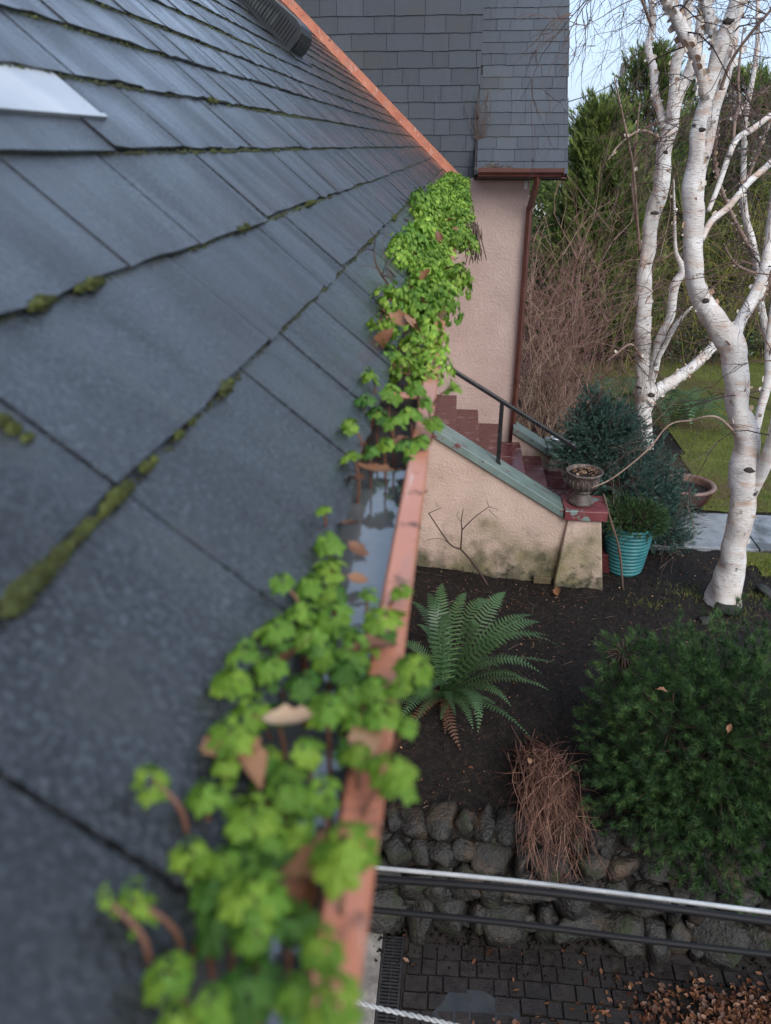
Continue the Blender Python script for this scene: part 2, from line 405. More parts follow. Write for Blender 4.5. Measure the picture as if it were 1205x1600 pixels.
MB().prism([(3.50, -1.05), (3.9, -1.05), (3.9, -.28), (3.80, -.28)], 'x', -1.3, 3.8).build('earth_backing', M_earth, sw)

# ================================================================ shingles
M_shing = mat('wet_shingle', [(0.36, (0.0015, 0.0018, 0.0024)), (0.5, (0.008, 0.0096, 0.012)), (0.64, (0.045, 0.052, 0.062))], scale=260, detail=4, rough=(0.25, 0.6), bump=1.0, bscale=165, bdist=0.0055, rand=0.25, spec=.3, coat=1.0, coat_rough=.13,
              rscale=(3.6, (.8, 2.6, .8)), layers=[(7, (1.2, 3.0, 1), .58, .75, (0.022, 0.024, 0.02), .6), (2.2, (1, 2, 1), .55, .7, (0.018, 0.02, 0.023), None)])
M_shing2 = mat('wall_shingle', [(0.25, (0.026, 0.033, 0.042)), (0.5, (0.046, 0.056, 0.07)), (0.75, (0.075, 0.087, 0.104))], scale=170, detail=4, rough=(0.6, 0.8), bump=0.5, bscale=200, bdist=0.003, rand=0.13,
               layers=[(1.4, (1, 1, 2.2), .55, .75, (0.05, 0.054, 0.056), None)])
def shingle_variant(seed, m, th):
    r = random.Random(seed); n = 5; mb = MB(); top = []; bot = []
    for i in range(n + 1):
        u = i / n; e = r.uniform(-.018, .018); lift = r.uniform(-.0012, .0022)
        bot.append(((u, e, lift), (u, e, lift + th))); top.append(((u, 1, 0), (u, 1, th)))
    vs = []
    for a, b in zip(bot, top): vs += [a[0], a[1], b[0], b[1]]
    fs = []
    for i in range(n):
        p = i * 4; q = p + 4
        fs += [(p + 1, q + 1, q + 3, p + 3), (p, p + 2, q + 2, q), (p, q, q + 1, p + 1), (p + 2, p + 3, q + 3, q + 2)]
    fs += [(0, 1, 3, 2), (n * 4, n * 4 + 2, n * 4 + 3, n * 4 + 1)]
    me = mb.add(vs, fs).mesh('shingle'); me.materials.append(m); return me
def shingle_field(O, Xd, Yd, Zd, rows, y0, y1, th, parent, variants, joints=None, widths=(.2, .25, .32, .4), gap=.007, limit=300, lead=.03, clip=None, r=random):
    """rows: list of course positions along Yd; pieces run along Xd from y0 to y1. The largest in view become objects."""
    items = []
    for k in range(len(rows) - 1):
        a = rows[k]; ln = rows[k + 1] - a + lead
        eps = math.atan2(th + .0022, ln)
        Yt = np.array(Yd) * math.cos(eps) - np.array(Zd) * math.sin(eps); Zt = np.cross(Xd, Yt)
        x = y0 - r.random() * .2; pre = list((joints or {}).get(k, []))
        while x < y1:
            nxt = pre.pop(0) if pre and x >= y0 - .3 else x + r.choice(widths) * r.uniform(.95, 1.05)
            x1 = min(nxt, y1); xa = max(x, y0)
            if x1 - xa > .03 and not (clip and clip((xa + x1) / 2, a)):
                loc = np.array(O) + np.array(Xd) * xa + np.array(Yd) * (a + r.uniform(-.003, .003)) + np.array(Zd) * (th + .0028 + r.uniform(0, .0009))
                M = basis(Xd, Yt, Zt, loc, (x1 - xa - (gap if gap < .0055 or x1 > .9 else gap * .55), ln, 1))
                c = loc + np.array(Xd) * (x1 - xa) / 2 + np.array(Yd) * ln / 2; px, py, dp = proj(c)
                area = 0
                if dp > .05 and -150 < px < 1300 and -120 < py < 1720: area = (x1 - xa) * ln / dp ** 2 * abs(np.dot(unit(CAM - c), Zd))
                items.append((area, M, r.choice(variants)))
            x = nxt
    items.sort(key=lambda q: -q[0]); V = []; F = []
    for i, (ar, M, me) in enumerate(items):
        if i < limit and ar > 0:
            o = bpy.data.objects.new('shingle', me); link(o, parent); o.matrix_world = M; o.matrix_basis = M
        else:
            n = len(V); V += [(M @ v.co)[:] for v in me.vertices]; F += [tuple(j + n for j in p.vertices) for p in me.polygons]
    if V:
        me = bpy.data.meshes.new('shingle_field'); me.from_pydata(V, [], F); me.update()
        o = place('shingle_field', me, variants[0].materials[0], parent); tag(o, kind='stuff')

# ================================================================ house with the mossy roof
TH = math.radians(42.7); CT, ST = math.cos(TH), math.sin(TH)
EAVE = np.array([-0.107, 0, 3.54]); UP = np.array([-CT, 0, ST]); NR = np.array([ST, 0, CT]); AL = np.array([0, 1.0, 0])
def roofp(y, t, n=0.0): return EAVE + AL * y + UP * t + NR * n
def roof_hit(px, py, n=0.0):
    d = ray(px, py); p = CAM + d * (((EAVE - CAM) @ NR + n) / (d @ NR)); return p[1], (p - EAVE) @ UP
M_stucco = mat('pink_stucco', [(0.25, (0.42, 0.305, 0.265)), (0.55, (0.495, 0.37, 0.325)), (0.8, (0.56, 0.43, 0.38))], scale=3, rough=(0.75, 0.92), bump=0.9, bscale=42, bdist=0.012)
M_orange = mat('salmon_metal', [(0.2, (0.35, 0.125, 0.075)), (0.55, (0.44, 0.178, 0.11)), (0.85, (0.5, 0.225, 0.148))], scale=7, detail=8, rough=(0.15, 0.42), bump=0.2, bscale=24, bdist=0.004,
               layers=[(30, (1, 1, 1), .61, .70, (0.15, 0.07, 0.048), .6), (6, (3, .7, 2), .54, .72, (0.31, 0.17, 0.135), .5), (14, (4, .5, 1), .62, .7, (0.5, 0.33, 0.27), .3)])
house = empty('house', (-3, 3, 0)); tag(house, 'house with a wet mossy grey shingle roof and a plant-filled salmon gutter', 'house')
MB().box(-8, -0.47, -4, 8.3, -1.0, 3.35).build('wall', M_stucco, house)
M_deck = mat('roof_deck', [(0.3, (0.008, 0.009, 0.01)), (0.7, (0.02, 0.02, 0.02))], scale=30, rough=(0.6, 0.9))
rf = MB(); q = [roofp(-2.5, 0.005, 0), roofp(-2.5, 5.4, 0), roofp(8.4, 5.4, 0), roofp(8.4, 0.005, 0)]
rf.hexa([p - NR * .05 for p in (q[0], q[3], q[2], q[1])] + [q[0], q[3], q[2], q[1]])
roof = rf.build('roof', M_deck, house); roof['label'] = 'wet grey asphalt shingle roof with moss along its courses'
far = MB(); r0 = roofp(0, 5.4); far.hexa([(r0[0], -2.5, r0[2] - .1), (r0[0], 8.4, r0[2] - .1), (-9.2, 8.4, 3.4), (-9.2, -2.5, 3.4), (r0[0], -2.5, r0[2]), (r0[0], 8.4, r0[2]), (-9.2, 8.4, 3.5), (-9.2, -2.5, 3.5)]); far.build('back_roof', M_shing, house)
COURSE = [0.0, .152, .290, .438, .568, .69, .80]
while COURSE[-1] < 5.2: COURSE.append(COURSE[-1] + .126)
var1 = [shingle_variant(k, M_shing, .0052) for k in range(8)]
shingle_field(EAVE, AL, UP, NR, COURSE, -2.4, 8.38, .0052, roof, var1, gap=.0058,
              joints={0: [-2.0, -1.6, -1.2, -.8, -.45, -.1, .222, .44, .738, .91, 1.13, 1.42], 1: [-2.0, -1.6, -1.2, -.8, -.4, 0, .43, .845, 1.225, 1.42, 1.83], 2: [-2.1, -1.7, -1.3, -.9, -.5, -.1, .3, .735, .943, 1.29, 1.81]}, r=random.Random(11))
# fascia, soffit, gutter
MB().box(-.165, -.139, -2.5, 8.3, 3.33, 3.525).build('fascia', M_stucco, house)
MB().box(-.47, -.165, -2.5, 8.3, 3.33, 3.352).build('soffit', M_stucco, house)
def gxo(y): return .005 * (y - .6)
prof = [(-.137, 3.532), (-.137, 3.428), (-.075, 3.428), (-.068, 3.445), (-.05, 3.474), (-.044, 3.505), (-.036, 3.522), (-.0285, 3.529), (-.028, 3.535), (-.0300, 3.5395), (-.0480, 3.5405), (-.0505, 3.538), (-.0505, 3.527), (-.0485, 3.527), (-.0480, 3.536), (-.0315, 3.5355), (-.0315, 3.531), (-.038, 3.5235), (-.046, 3.506), (-.052, 3.476), (-.070, 3.447), (-.077, 3.431), (-.1345, 3.431), (-.1345, 3.532)]
gm = MB(); ysg = np.concatenate([np.arange(-1.5, 2, .12), np.arange(2, 8.36, .35), [8.34]]); n = len(prof)
for y in ysg:
    sag = .0015 * math.sin(y * 2.3); gm.add([(px + gxo(y) + .0012 * math.sin(y * 3.1), y, pz + sag) for px, pz in prof], [])
for i in range(len(ysg) - 1):
    for k in range(n): gm.f.append((i * n + k, (i + 1) * n + k, (i + 1) * n + (k + 1) % n, i * n + (k + 1) % n))
gm.f.append(tuple(range(n))); gm.f.append(tuple((len(ysg) - 1) * n + k for k in range(n))[::-1])
gut = gm.build('gutter', M_orange, house); gut['label'] = 'long salmon painted metal gutter along the eave'
for y in (-.35, 1.06, 2.3, 3.5, 4.7, 5.9, 7.1):
    MB().box(-.134, -.051, y - .012, y + .012, 3.5275, 3.5295).build('hanger_strap', M_orange, gut)
for y in (1.36, 4.4):
    MB().prism([(px * 1.0 + (.0012 if px > -.06 else -.001), pz + .0012) for px, pz in prof[6:11]] + [(px - .0008, pz + .0022) for px, pz in prof[6:11]][::-1], 'y', y, y + .05).build('joint_band', M_orange, gut)
MB().box(-.1345, -.0305, 8.335, 8.338, 3.432, 3.53).build('end_cap', M_orange, gut)
# flashing strip where the roof meets the wing
fl = MB(); fl.hexa([roofp(8.37, -.10, .012), roofp(8.41, -.10, .012), roofp(8.41, 5.3, .012), roofp(8.37, 5.3, .012), roofp(8.37, -.10, .085), roofp(8.41, -.10, .085), roofp(8.41, 5.3, .085), roofp(8.37, 5.3, .085)])
fl.build('rake_flashing', M_orange, house)
fl = MB(); fl.hexa([roofp(8.27, .03, .0125), roofp(8.372, .03, .0125), roofp(8.372, 5.3, .0125), roofp(8.27, 5.3, .0125), roofp(8.27, .03, .0145), roofp(8.372, .03, .0165), roofp(8.372, 5.3, .0165), roofp(8.27, 5.3, .0145)])
fl.build('flashing_foot', M_orange, house)
# grey metal flashing sheet tucked under a course at the left
M_metal = mat('galvanised_sheet', [(0.25, (0.36, 0.38, 0.40)), (0.6, (0.5, 0.52, 0.54)), (0.85, (0.6, 0.62, 0.63))], scale=9, rough=(0.28, 0.5), metal=0.35, bump=.1, bscale=15, bdist=.004,
               layers=[(40, (1, 1, 1), .68, .74, (0.2, 0.19, 0.17), .6)])
b0 = .4935; 
fs = MB(); e = .0125
fs.hexa([roofp(.3, b0, e), roofp(1.062, b0, e), roofp(1.062, .595, .0075), roofp(.3, .595, .0075), roofp(.3, b0, e + .0015), roofp(1.062, b0, e + .0015), roofp(1.062, .595, .009), roofp(.3, .595, .009)])
fs.hexa([roofp(.3, b0 - .004, e - .003), roofp(1.066, b0 - .004, e - .003), roofp(1.066, b0 + .002, e + .0005), roofp(.3, b0 + .002, e + .0005), roofp(.3, b0 - .004, e + .0035), roofp(1.066, b0 - .004, e + .0035), roofp(1.066, b0 + .002, e + .0035), roofp(.3, b0 + .002, e + .0035)])
o = fs.build('metal_flashing', M_metal, house); o['label'] = 'pale grey sheet metal flashing let into the shingles'
# black slant-back roof vent
M_vent = mat('black_plastic', [(0.3, (0.01, 0.011, 0.013)), (0.7, (0.02, 0.022, 0.025))], scale=20, rough=(0.3, 0.45))
M_grey = mat('grey_louvre', [(0.3, (0.03, 0.034, 0.037)), (0.7, (0.05, 0.056, 0.06))], scale=20, rough=(0.4, 0.6))
# ---- vent body: long axis up the slope, rounded front towards the eave, louvred side towards the camera
def vp(y, t, n): return roofp(y, t, n + .012)
VY0, VY1, VT = 4.36, 4.68, 1.07
hood = [(0, 0), (-.004, .07), (.004, .1), (.025, .122), (.06, .13), (.2, .118), (.40, .052), (.42, .04), (.42, 0)]
vent = MB(); pts = []
for yv, ins in ((VY0, .0), (VY1 - .05, 0), (VY1 - .015, .012), (VY1, .04)):
    for (dt, dn) in hood: pts.append(vp(yv, VT + dt, max(0, dn - ins)))
n = len(hood); fs = []
for i in range(3):
    for k in range(n - 1): a = i * n + k; fs.append((a, a + n, a + n + 1, a + 1))
fs += [tuple(range(n)), tuple(range(3 * n, 4 * n))[::-1]]
rv = vent.add(pts, fs).build('roof_vent', M_vent, house, bevel=.004); rv['label'] = 'black slant back roof vent with a louvred side'
def vbox(t0, t1, y0, y1, n0, n1, m, nm):
    q = [(y0, t0), (y1, t0), (y1, t1), (y0, t1)]
    MB().hexa([vp(y, t, n0) for y, t in q] + [vp(y, t, n1) for y, t in q]).build(nm, m, rv)
vbox(VT - .06, VT + .5, VY0 - .06, VY1 + .05, -.001, .003, M_vent, 'base_flange')
for k in range(5): vbox(VT + .13 + k * .036, VT + .158 + k * .036, VY0 - .003, VY0 + .004, .022, .082 - k * .009, M_grey, 'louvre')
for k in range(22): 
    t = VT + .035 + k * .0165; vbox(t, t + .005, VY0 - .008, VY0 - .0035, .012, min(.1, .118 - (t - VT - .1) * .26), M_vent, 'louvre_rib')
vbox(VT + .03, VT + .4, VY0 - .009, VY0 - .001, .004, .012, M_vent, 'sill')
for k in range(3): vbox(VT - .008, VT - .003, VY0 + .04 + k * .08, VY0 + .09 + k * .08, .02, .07, M_grey, 'front_slot')

# ================================================================ wing: stucco wall, shingled gable wall, steep shingled roof
wing = empty('house_wing', (0, 10, 0)); tag(wing, 'pink stucco wing with dark shingled upper wall beyond the end of the gutter', 'building')
MB().box(-3.0, .66, 8.42, 13.5, -.3, 3.56).build('stucco_wall', M_stucco, wing)
sw_ = MB().box(-5.5, .118, 8.45, 12.5, 3.565, 5.62).build('shingle_wall', M_deck, wing)
var2 = [shingle_variant(40 + k, M_shing2, .007) for k in range(8)]
rows = [3.52]
while rows[-1] < 5.5: rows.append(rows[-1] + .143)
shingle_field((0, 8.45, 0), np.array([1.0, 0, 0]), np.array([0, 0, 1.0]), np.array([0, -1.0, 0]), rows, -4.2, .124, .007, sw_, var2, widths=(.16, .2, .25, .3, .33), gap=.004, r=random.Random(5))
PH = math.radians(53); RU = np.array([0, math.cos(PH), math.sin(PH)]); RN = np.array([0, -math.sin(PH), math.cos(PH)]); RO = np.array([0, 8.19, 3.60])
rm = MB(); A = [RO + np.array([x, 0, 0]) + RU * t for x, t in ((.10, 0), (.985, 0), (.985, 2.55), (.10, 2.55))]
rm.hexa([p - RN * .09 for p in A] + A)
ws = rm.build('wing_roof', M_deck, wing)
MB().prism([(8.43, 3.566), (12.5, 3.566), (12.5, 5.58), (9.82, 5.58)], 'x', .125, .655).build('gable_fill', M_stucco, wing)
rows = [0.0]
while rows[-1] < 2.45: rows.append(rows[-1] + .135)
shingle_field(RO, np.array([1.0, 0, 0]), RU, RN, rows, .122, .995, .006, ws, var2, widths=(.14, .2, .24, .3), gap=.003, r=random.Random(9))
M_brown = mat('brown_metal', [(0.25, (0.075, 0.026, 0.019)), (0.6, (0.115, 0.042, 0.032)), (0.85, (0.15, 0.062, 0.048))], scale=10, rough=(0.3, 0.5))
MB().prism([(8.06, 3.66), (8.06, 3.625), (8.085, 3.60), (8.09, 3.585), (8.185, 3.585), (8.185, 3.655), (8.175, 3.655), (8.175, 3.594), (8.1, 3.594), (8.075, 3.63), (8.072, 3.66)], 'x', .135, .94).build('eave_gutter', M_brown, wing)
MB().box(.94, .944, 8.058, 8.188, 3.583, 3.662).build('gutter_end', M_brown, wing)
MB().box(.128, .985, 8.19, 8.42, 3.5625, 3.578).build('soffit', M_brown, wing)
dsp = MB(); P = catmull([(.70, 8.13, 3.585), (.70, 8.135, 3.53), (.685, 8.2, 3.42), (.672, 8.33, 3.3), (.668, 8.36, 3.2), (.668, 8.362, 2.2), (.668, 8.362, .25)], 4)
dsp.tube(P, .034, 4); o = dsp.build('downspout', M_brown, wing, bevel=.004)
MB().box(.60, .635, 8.395, 8.419, 3.46, 3.54).build('junction_box', mat('white_plastic', [(0.3, (.65, .66, .66)), (.7, (.75, .75, .74))], scale=8, rough=(.4, .6)), wing, bevel=.004)
# dry debris and twigs lying in the brown gutter
M_twig = mat('dry_twig', [(0.25, (0.05, 0.03, 0.022)), (0.55, (0.1, 0.065, 0.045)), (0.8, (0.18, 0.13, 0.09))], scale=12, rough=(0.6, 0.9), attr='tint')
db = MB()
for _ in range(60):
    x = random.triangular(.14, .5, .2); p = np.array([x, 8.1 + random.random() * .06, 3.655]); d = unit([random.gauss(0, 1), random.gauss(0, .5), random.uniform(0, .8)])
    db.tube([p, p + d * random.uniform(.02, .06), p + d * random.uniform(.06, .1) + [0, 0, -.01]], .0022, 3, tint=random.random())
tag(db.build('gutter_debris', M_twig), 'dark twigs and mossy debris on the short brown gutter of the wing', 'debris', kind='stuff')
# thin ivy runner on the corner of the shingled wall
iv = MB()
for k in range(26):
    p = np.array([.13 + random.random() * .03, 8.42 - random.random() * .02, 3.66 + random.random() * .15]); P = [p]
    for j in range(9): p = p + np.array([random.gauss(0.003, .02), .0, random.uniform(.02, .1)]); p[1] = 8.405 + (max(0, p[0] - .124) * .2); P.append(p)
    if P[-1][2] < 4.35: iv.tube(P, .0028, 3, tint=random.random() * .3)
tag(iv.build('dead_ivy', M_twig), 'dark dead ivy stems climbing the corner between the shingled faces', 'ivy')

# ================================================================ stairs
M_stucco2 = mat('stained_stucco', [(0.25, (0.4, 0.295, 0.24)), (0.55, (0.475, 0.36, 0.3)), (0.8, (0.55, 0.425, 0.36))], scale=3, rough=(0.75, 0.92), bump=0.9, bscale=42, bdist=0.012,
                layers=[(2.1, (1.2, 1, 1), .3, .54, (0.19, 0.165, 0.085), None, ('z', .05, .95)), (5, (1, 1, 1), .3, .56, (0.085, 0.078, 0.045), None, ('z', .0, .7)), (11, (1, 1, 1), .36, .56, (0.035, 0.033, 0.02), None, ('z', -.05, .4)), (3.2, (1.6, 1, .5), .52, .72, (0.14, 0.12, 0.085), None, ('z', .2, 1.2))])
M_maroon = mat('maroon_paint', [(0.25, (0.06, 0.016, 0.018)), (0.55, (0.095, 0.026, 0.028)), (0.8, (0.135, 0.047, 0.048))], scale=9, detail=8, rough=(0.1, 0.4), bump=.15, bscale=40, bdist=.004,
               layers=[(30, (1, 1, 1), .62, .70, (0.04, 0.022, 0.022), None), (6, (1, 2, 1), .6, .68, (0.2, 0.12, 0.115), .5)])
M_green = mat('green_paint', [(0.25, (0.105, 0.15, 0.14)), (0.55, (0.15, 0.2, 0.185)), (0.8, (0.2, 0.25, 0.235))], scale=6, detail=7, rough=(0.25, 0.5), bump=.15, bscale=30, bdist=.004,
              layers=[(9, (1, 1.6, 1.4), .64, .67, (0.14, 0.045, 0.045), .5), (20, (1, 1, 1), .68, .71, (0.06, 0.05, 0.04), .6)])
M_chip = mat('chipped_paint', [(0.25, (0.13, 0.035, 0.04)), (0.55, (0.17, 0.05, 0.055)), (0.8, (0.2, 0.07, 0.07))], scale=6, rough=(0.2, 0.45), layers=[(4.5, (1, 1, 1.2), .52, .54, (0.17, 0.225, 0.21), .35)])
st = empty('stairs', (.6, 7.5, 0)); tag(st, 'outside staircase with maroon steps between pink stucco side walls with green caps', 'staircase')
def capz(x): return 1.438 - .618 * x
def side(y0, y1, x0, name, m):
    MB().prism([(x0, -.3), (1.09, -.3), (1.09, capz(1.09) - .075), (x0, capz(x0) - .075)], 'y', y0, y1).build(name, m, st)
    cap = MB().prism([(x0, capz(x0) - .085), (1.055, capz(1.055) - .085), (1.055, capz(1.055)), (x0, capz(x0))], 'y', y0 - .035, y1 + .035).build('cap', M_green, st, bevel=.006)
    return cap
side(6.62, 6.86, -.6, 'side_wall', M_stucco2); side(8.27, 8.47, .6615, 'side_wall', M_stucco2)
for y0, y1, nm in ((6.55, 6.93, 'front'), (8.2, 8.58, 'back')):
    p = MB(); f = .09 if nm == 'front' else .04
    p.hexa([(.985, y0 - f, -.3), (1.52, y0 - f, -.3), (1.52, y1 + .03, -.3), (.985, y1 + .03, -.3), (1.1, y0 + .035, .705), (1.405, y0 + .035, .705), (1.405, y1 - .035, .705), (1.1, y1 - .035, .705)])
    p.build('pier', M_stucco2, st, bevel=.015)
    MB().box(1.0575, 1.45, y0, y1, .70, .80).build('pier_cap', M_chip if nm == 'front' else M_green, st, bevel=.008)
for k in range(9):
    xn = 1.721 - .243 * k; z = .193 + .16 * k
    MB().box(-1.2, xn, 6.8605, 8.2695 if xn > .66 else 8.4195, z - .16 + (.0 if k else -.2), z).build('step', M_maroon, st, bevel=.008)
M_iron = mat('black_iron', [(0.3, (0.008, 0.008, 0.009)), (0.7, (0.018, 0.018, 0.02))], scale=20, rough=(0.22, 0.4))
hr = MB(); rail = lambda x: 2.05 - .603 * x
hr.prism([(-.7, rail(-.7)), (-.7, rail(-.7) - .042), (1.06, rail(1.06) - .042), (1.06, rail(1.06))], 'y', 6.72, 6.765)
ro = hr.build('handrail', M_iron, st, bevel=.006)
MB().box(.405, .442, 6.725, 6.76, 1.15, rail(.424) - .03).build('post', M_iron, ro, bevel=.003)
MB().tube([(1.06, 6.742, 1.395), (1.1, 6.742, 1.375), (1.115, 6.742, 1.35), (1.1, 6.742, 1.33)], .02, 8).build('rail_end', M_iron, ro, smooth=True)
MB().box(.398, .449, 6.718, 6.768, 1.165, 1.183).build('post_foot', M_iron, ro)
# small vent brick at the foot of the stair wall
MB().box(.83, 1.0, 6.56, 6.605, .0, .07).build('vent_brick', mat('old_brick', [(0.3, (.06, .045, .02)), (.7, (.13, .1, .06))], scale=30, rough=(.7, .9), bump=.6, bscale=60, bdist=.006), st, bevel=.006)
# bright metal fitting on the far pier
M_chrome = mat('silver_metal', [(0.3, (.5, .52, .55)), (.7, (.7, .72, .74))], scale=20, rough=(.12, .25), metal=.9)
sf = empty('silver_clamp', (1.2, 8.36, .8)); tag(sf, 'bent silver metal tube lying on the far stair pier beside the rail end', 'metal tube')
for dy, dz in ((0, 0), (.06, .02)):
    MB().tube(catmull([(1.08, 8.3 + dy, .82 + dz), (1.12, 8.31 + dy, .86 + dz), (1.2, 8.33 + dy, .85 + dz), (1.3, 8.36 + dy, .83 + dz), (1.4, 8.38 + dy, .835 + dz)], 5), .012, 8).build('tube', M_chrome, sf, smooth=True)
MB().box(1.16, 1.34, 8.29, 8.42, .802, .818).build('plate', M_chrome, sf, bevel=.004)

# ================================================================ pots on and beside the stairs
M_urn = mat('weathered_urn', [(0.25, (0.03, 0.024, 0.02)), (0.5, (0.085, 0.065, 0.055)), (0.75, (0.2, 0.165, 0.15))], scale=16, detail=8, rough=(0.4, 0.8), bump=.5, bscale=60, bdist=.006)
urn = empty('urn', (1.225, 6.74, .8)); tag(urn, 'weathered dark classical urn with dried bulbs standing on the stair pier', 'urn')
um = MB().lathe([(.0, .80), (.105, .8005), (.118, .81), (.118, .835), (.1, .845), (.085, .87), (.062, .895), (.058, .915), (.085, .925), (.088, .94), (.075, .95), (.11, .965), (.132, .995), (.138, 1.03), (.134, 1.065), (.14, 1.085), (.148, 1.1), (.17, 1.115), (.172, 1.13), (.16, 1.135), (.15, 1.12), (.14, 1.09), (0, 1.085)], 36, (1.225, 6.74)).build('bowl', M_urn, urn, smooth=True)
for k in range(18):
    a = k * math.pi / 9; c_, s_ = math.cos(a), math.sin(a)
    MB().tube([(1.225 + c_ * r, 6.74 + s_ * r, z) for r, z in ((.112, .965), (.134, .995), (.140, 1.03), (.137, 1.06))], [.006, .011, .011, .007], 5).build('flute', M_urn, urn, smooth=True)
MB().lathe([(.141, 1.1), (.08, 1.112), (0, 1.116)], 24, (1.225, 6.74)).build('soil', M_soil, urn, smooth=True)
M_dry = mat('dry_leaf', [(0.15, (0.06, 0.024, 0.013)), (0.4, (0.17, 0.07, 0.032)), (0.65, (0.3, 0.15, 0.072)), (0.9, (0.46, 0.34, 0.22))], scale=70, rough=(0.35, 0.7), attr='tint', trans=.15)
def leaf_scatter(pts, size, curl=.35, r=random, w=.5):
    V = []; F = []; T = []
    for p in pts:
        s = size * r.uniform(.6, 1.3); q = Matrix.Rotation(r.random() * 6.28, 3, 'Z') @ Matrix.Rotation(r.gauss(0, curl), 3, 'X') @ Matrix.Rotation(r.gauss(0, curl), 3, 'Y')
        n = len(V); ww = w * r.uniform(.7, 1.2); cu = r.uniform(-.15, .35)
        for (a, b, c) in ((-.5, 0, .05), (-.2, -.5 * ww, cu * .3), (-.2, 0, 0), (-.2, .5 * ww, cu * .3), (.18, -.42 * ww, cu * .35), (.18, 0, .0), (.18, .42 * ww, cu * .35), (.52, 0, cu * .4)):
            v = q @ Vector((a * s, b * s, c * s)); V.append((p[0] + v.x, p[1] + v.y, p[2] + v.z))
        F += [(n, n + 1, n + 2), (n, n + 2, n + 3), (n + 1, n + 4, n + 5), (n + 1, n + 5, n + 2), (n + 2, n + 5, n + 6), (n + 2, n + 6, n + 3), (n + 4, n + 7, n + 5), (n + 5, n + 7, n + 6)]
        T += [min(1, max(0, r.gauss(.5, .25)))] * 8
    return V, F, T
pts = [(1.225 + .12 * math.cos(a) * r_, 6.74 + .12 * math.sin(a) * r_, 1.122 + random.random() * .015) for a, r_ in ((random.random() * 6.28, math.sqrt(random.random())) for _ in range(90))]
V, F, T = leaf_scatter(pts, .03); tag(place('dried_bulbs', np_mesh('dried_bulbs', V, F, tint=[min(1, t + .3) for t in T]), M_dry, urn), kind='stuff')

M_teal = mat('teal_pot', [(0.25, (0.02, 0.12, 0.135)), (0.55, (0.036, 0.175, 0.19)), (0.85, (0.07, 0.22, 0.235))], scale=7, rough=(0.3, 0.5), layers=[(18, (1, 1, .5), .62, .72, (0.05, 0.07, 0.065), .7)])
tp = empty('teal_planter', (1.76, 6.95, 0)); tag(tp, 'tall ribbed teal planter holding green conifer shoots beside the stair pier', 'planter')
pr = [(0, -.02), (.165, -.02)]
for k in range(12):
    z0 = .0 + k * .0405; r0 = .168 + .062 * (k / 12) ** .8
    pr += [(r0, z0 + .002), (r0 + .009, z0 + .01), (r0 + .0115, z0 + .02), (r0 + .009, z0 + .031), (r0 + .001, z0 + .0385)]
pr += [(.238, .492), (.243, .51), (.238, .522), (.222, .522), (.215, .47), (0, .47)]
MB().lathe(pr, 48, (1.76, 6.95)).build('pot', M_teal, tp, smooth=True)
MB().lathe([(.216, .478), (.1, .488), (0, .49)], 24, (1.76, 6.95)).build('soil', M_soil, tp, smooth=True)

M_glaze = mat('brown_glaze', [(0.25, (0.03, 0.014, 0.011)), (0.55, (0.055, 0.026, 0.02)), (0.85, (0.09, 0.045, 0.033))], scale=6, rough=(0.12, 0.3))
M_rim = mat('tan_rim', [(0.25, (0.11, 0.06, 0.045)), (0.6, (0.18, 0.11, 0.088)), (0.85, (0.22, 0.15, 0.12))], scale=8, rough=(0.25, 0.45))
bw = empty('bonsai_bowl', (2.74, 8.52, .02)); tag(bw, 'wide shallow brown glazed bowl of soil beside the wet path', 'bowl')
cb = (2.74, 8.52)
MB().lathe([(0, .03), (.17, .03), (.2, .04), (.265, .13), (.292, .22), (.296, .262)], 48, cb).build('bowl', M_glaze, bw, smooth=True)
MB().lathe([(.296, .262), (.315, .268), (.322, .285), (.315, .3), (.29, .304), (.268, .298), (.26, .28), (.255, .2)], 48, cb).build('rim', M_rim, bw, smooth=True)
MB().lathe([(.258, .215), (.15, .228), (0, .232)], 24, cb).build('soil', M_soil, bw, smooth=True)
for k in range(3):
    a = k * 2.09 + .3; MB().box(cb[0] + .17 * math.cos(a) - .03, cb[0] + .17 * math.cos(a) + .03, cb[1] + .17 * math.sin(a) - .03, cb[1] + .17 * math.sin(a) + .03, -.03, .045).build('foot', M_glaze, bw, bevel=.008)
# stick leaning on the planter
P = [at_y(943, 772, 6.78), at_y(955, 815, 6.68), at_y(968, 860, 6.6), at_y(977, 903, 6.55)]; P[-1][2] = gz(P[-1][0], P[-1][1]) - .02
sk = MB(); sk.tube(catmull(P, 4), [.011 + .002 * math.sin(i * 1.7) for i in range(13)], 7, rn=.3); tag(sk.build('wooden_stick', M_twig, smooth=True), 'thin brown wooden stick leaning against the teal planter', 'stick')

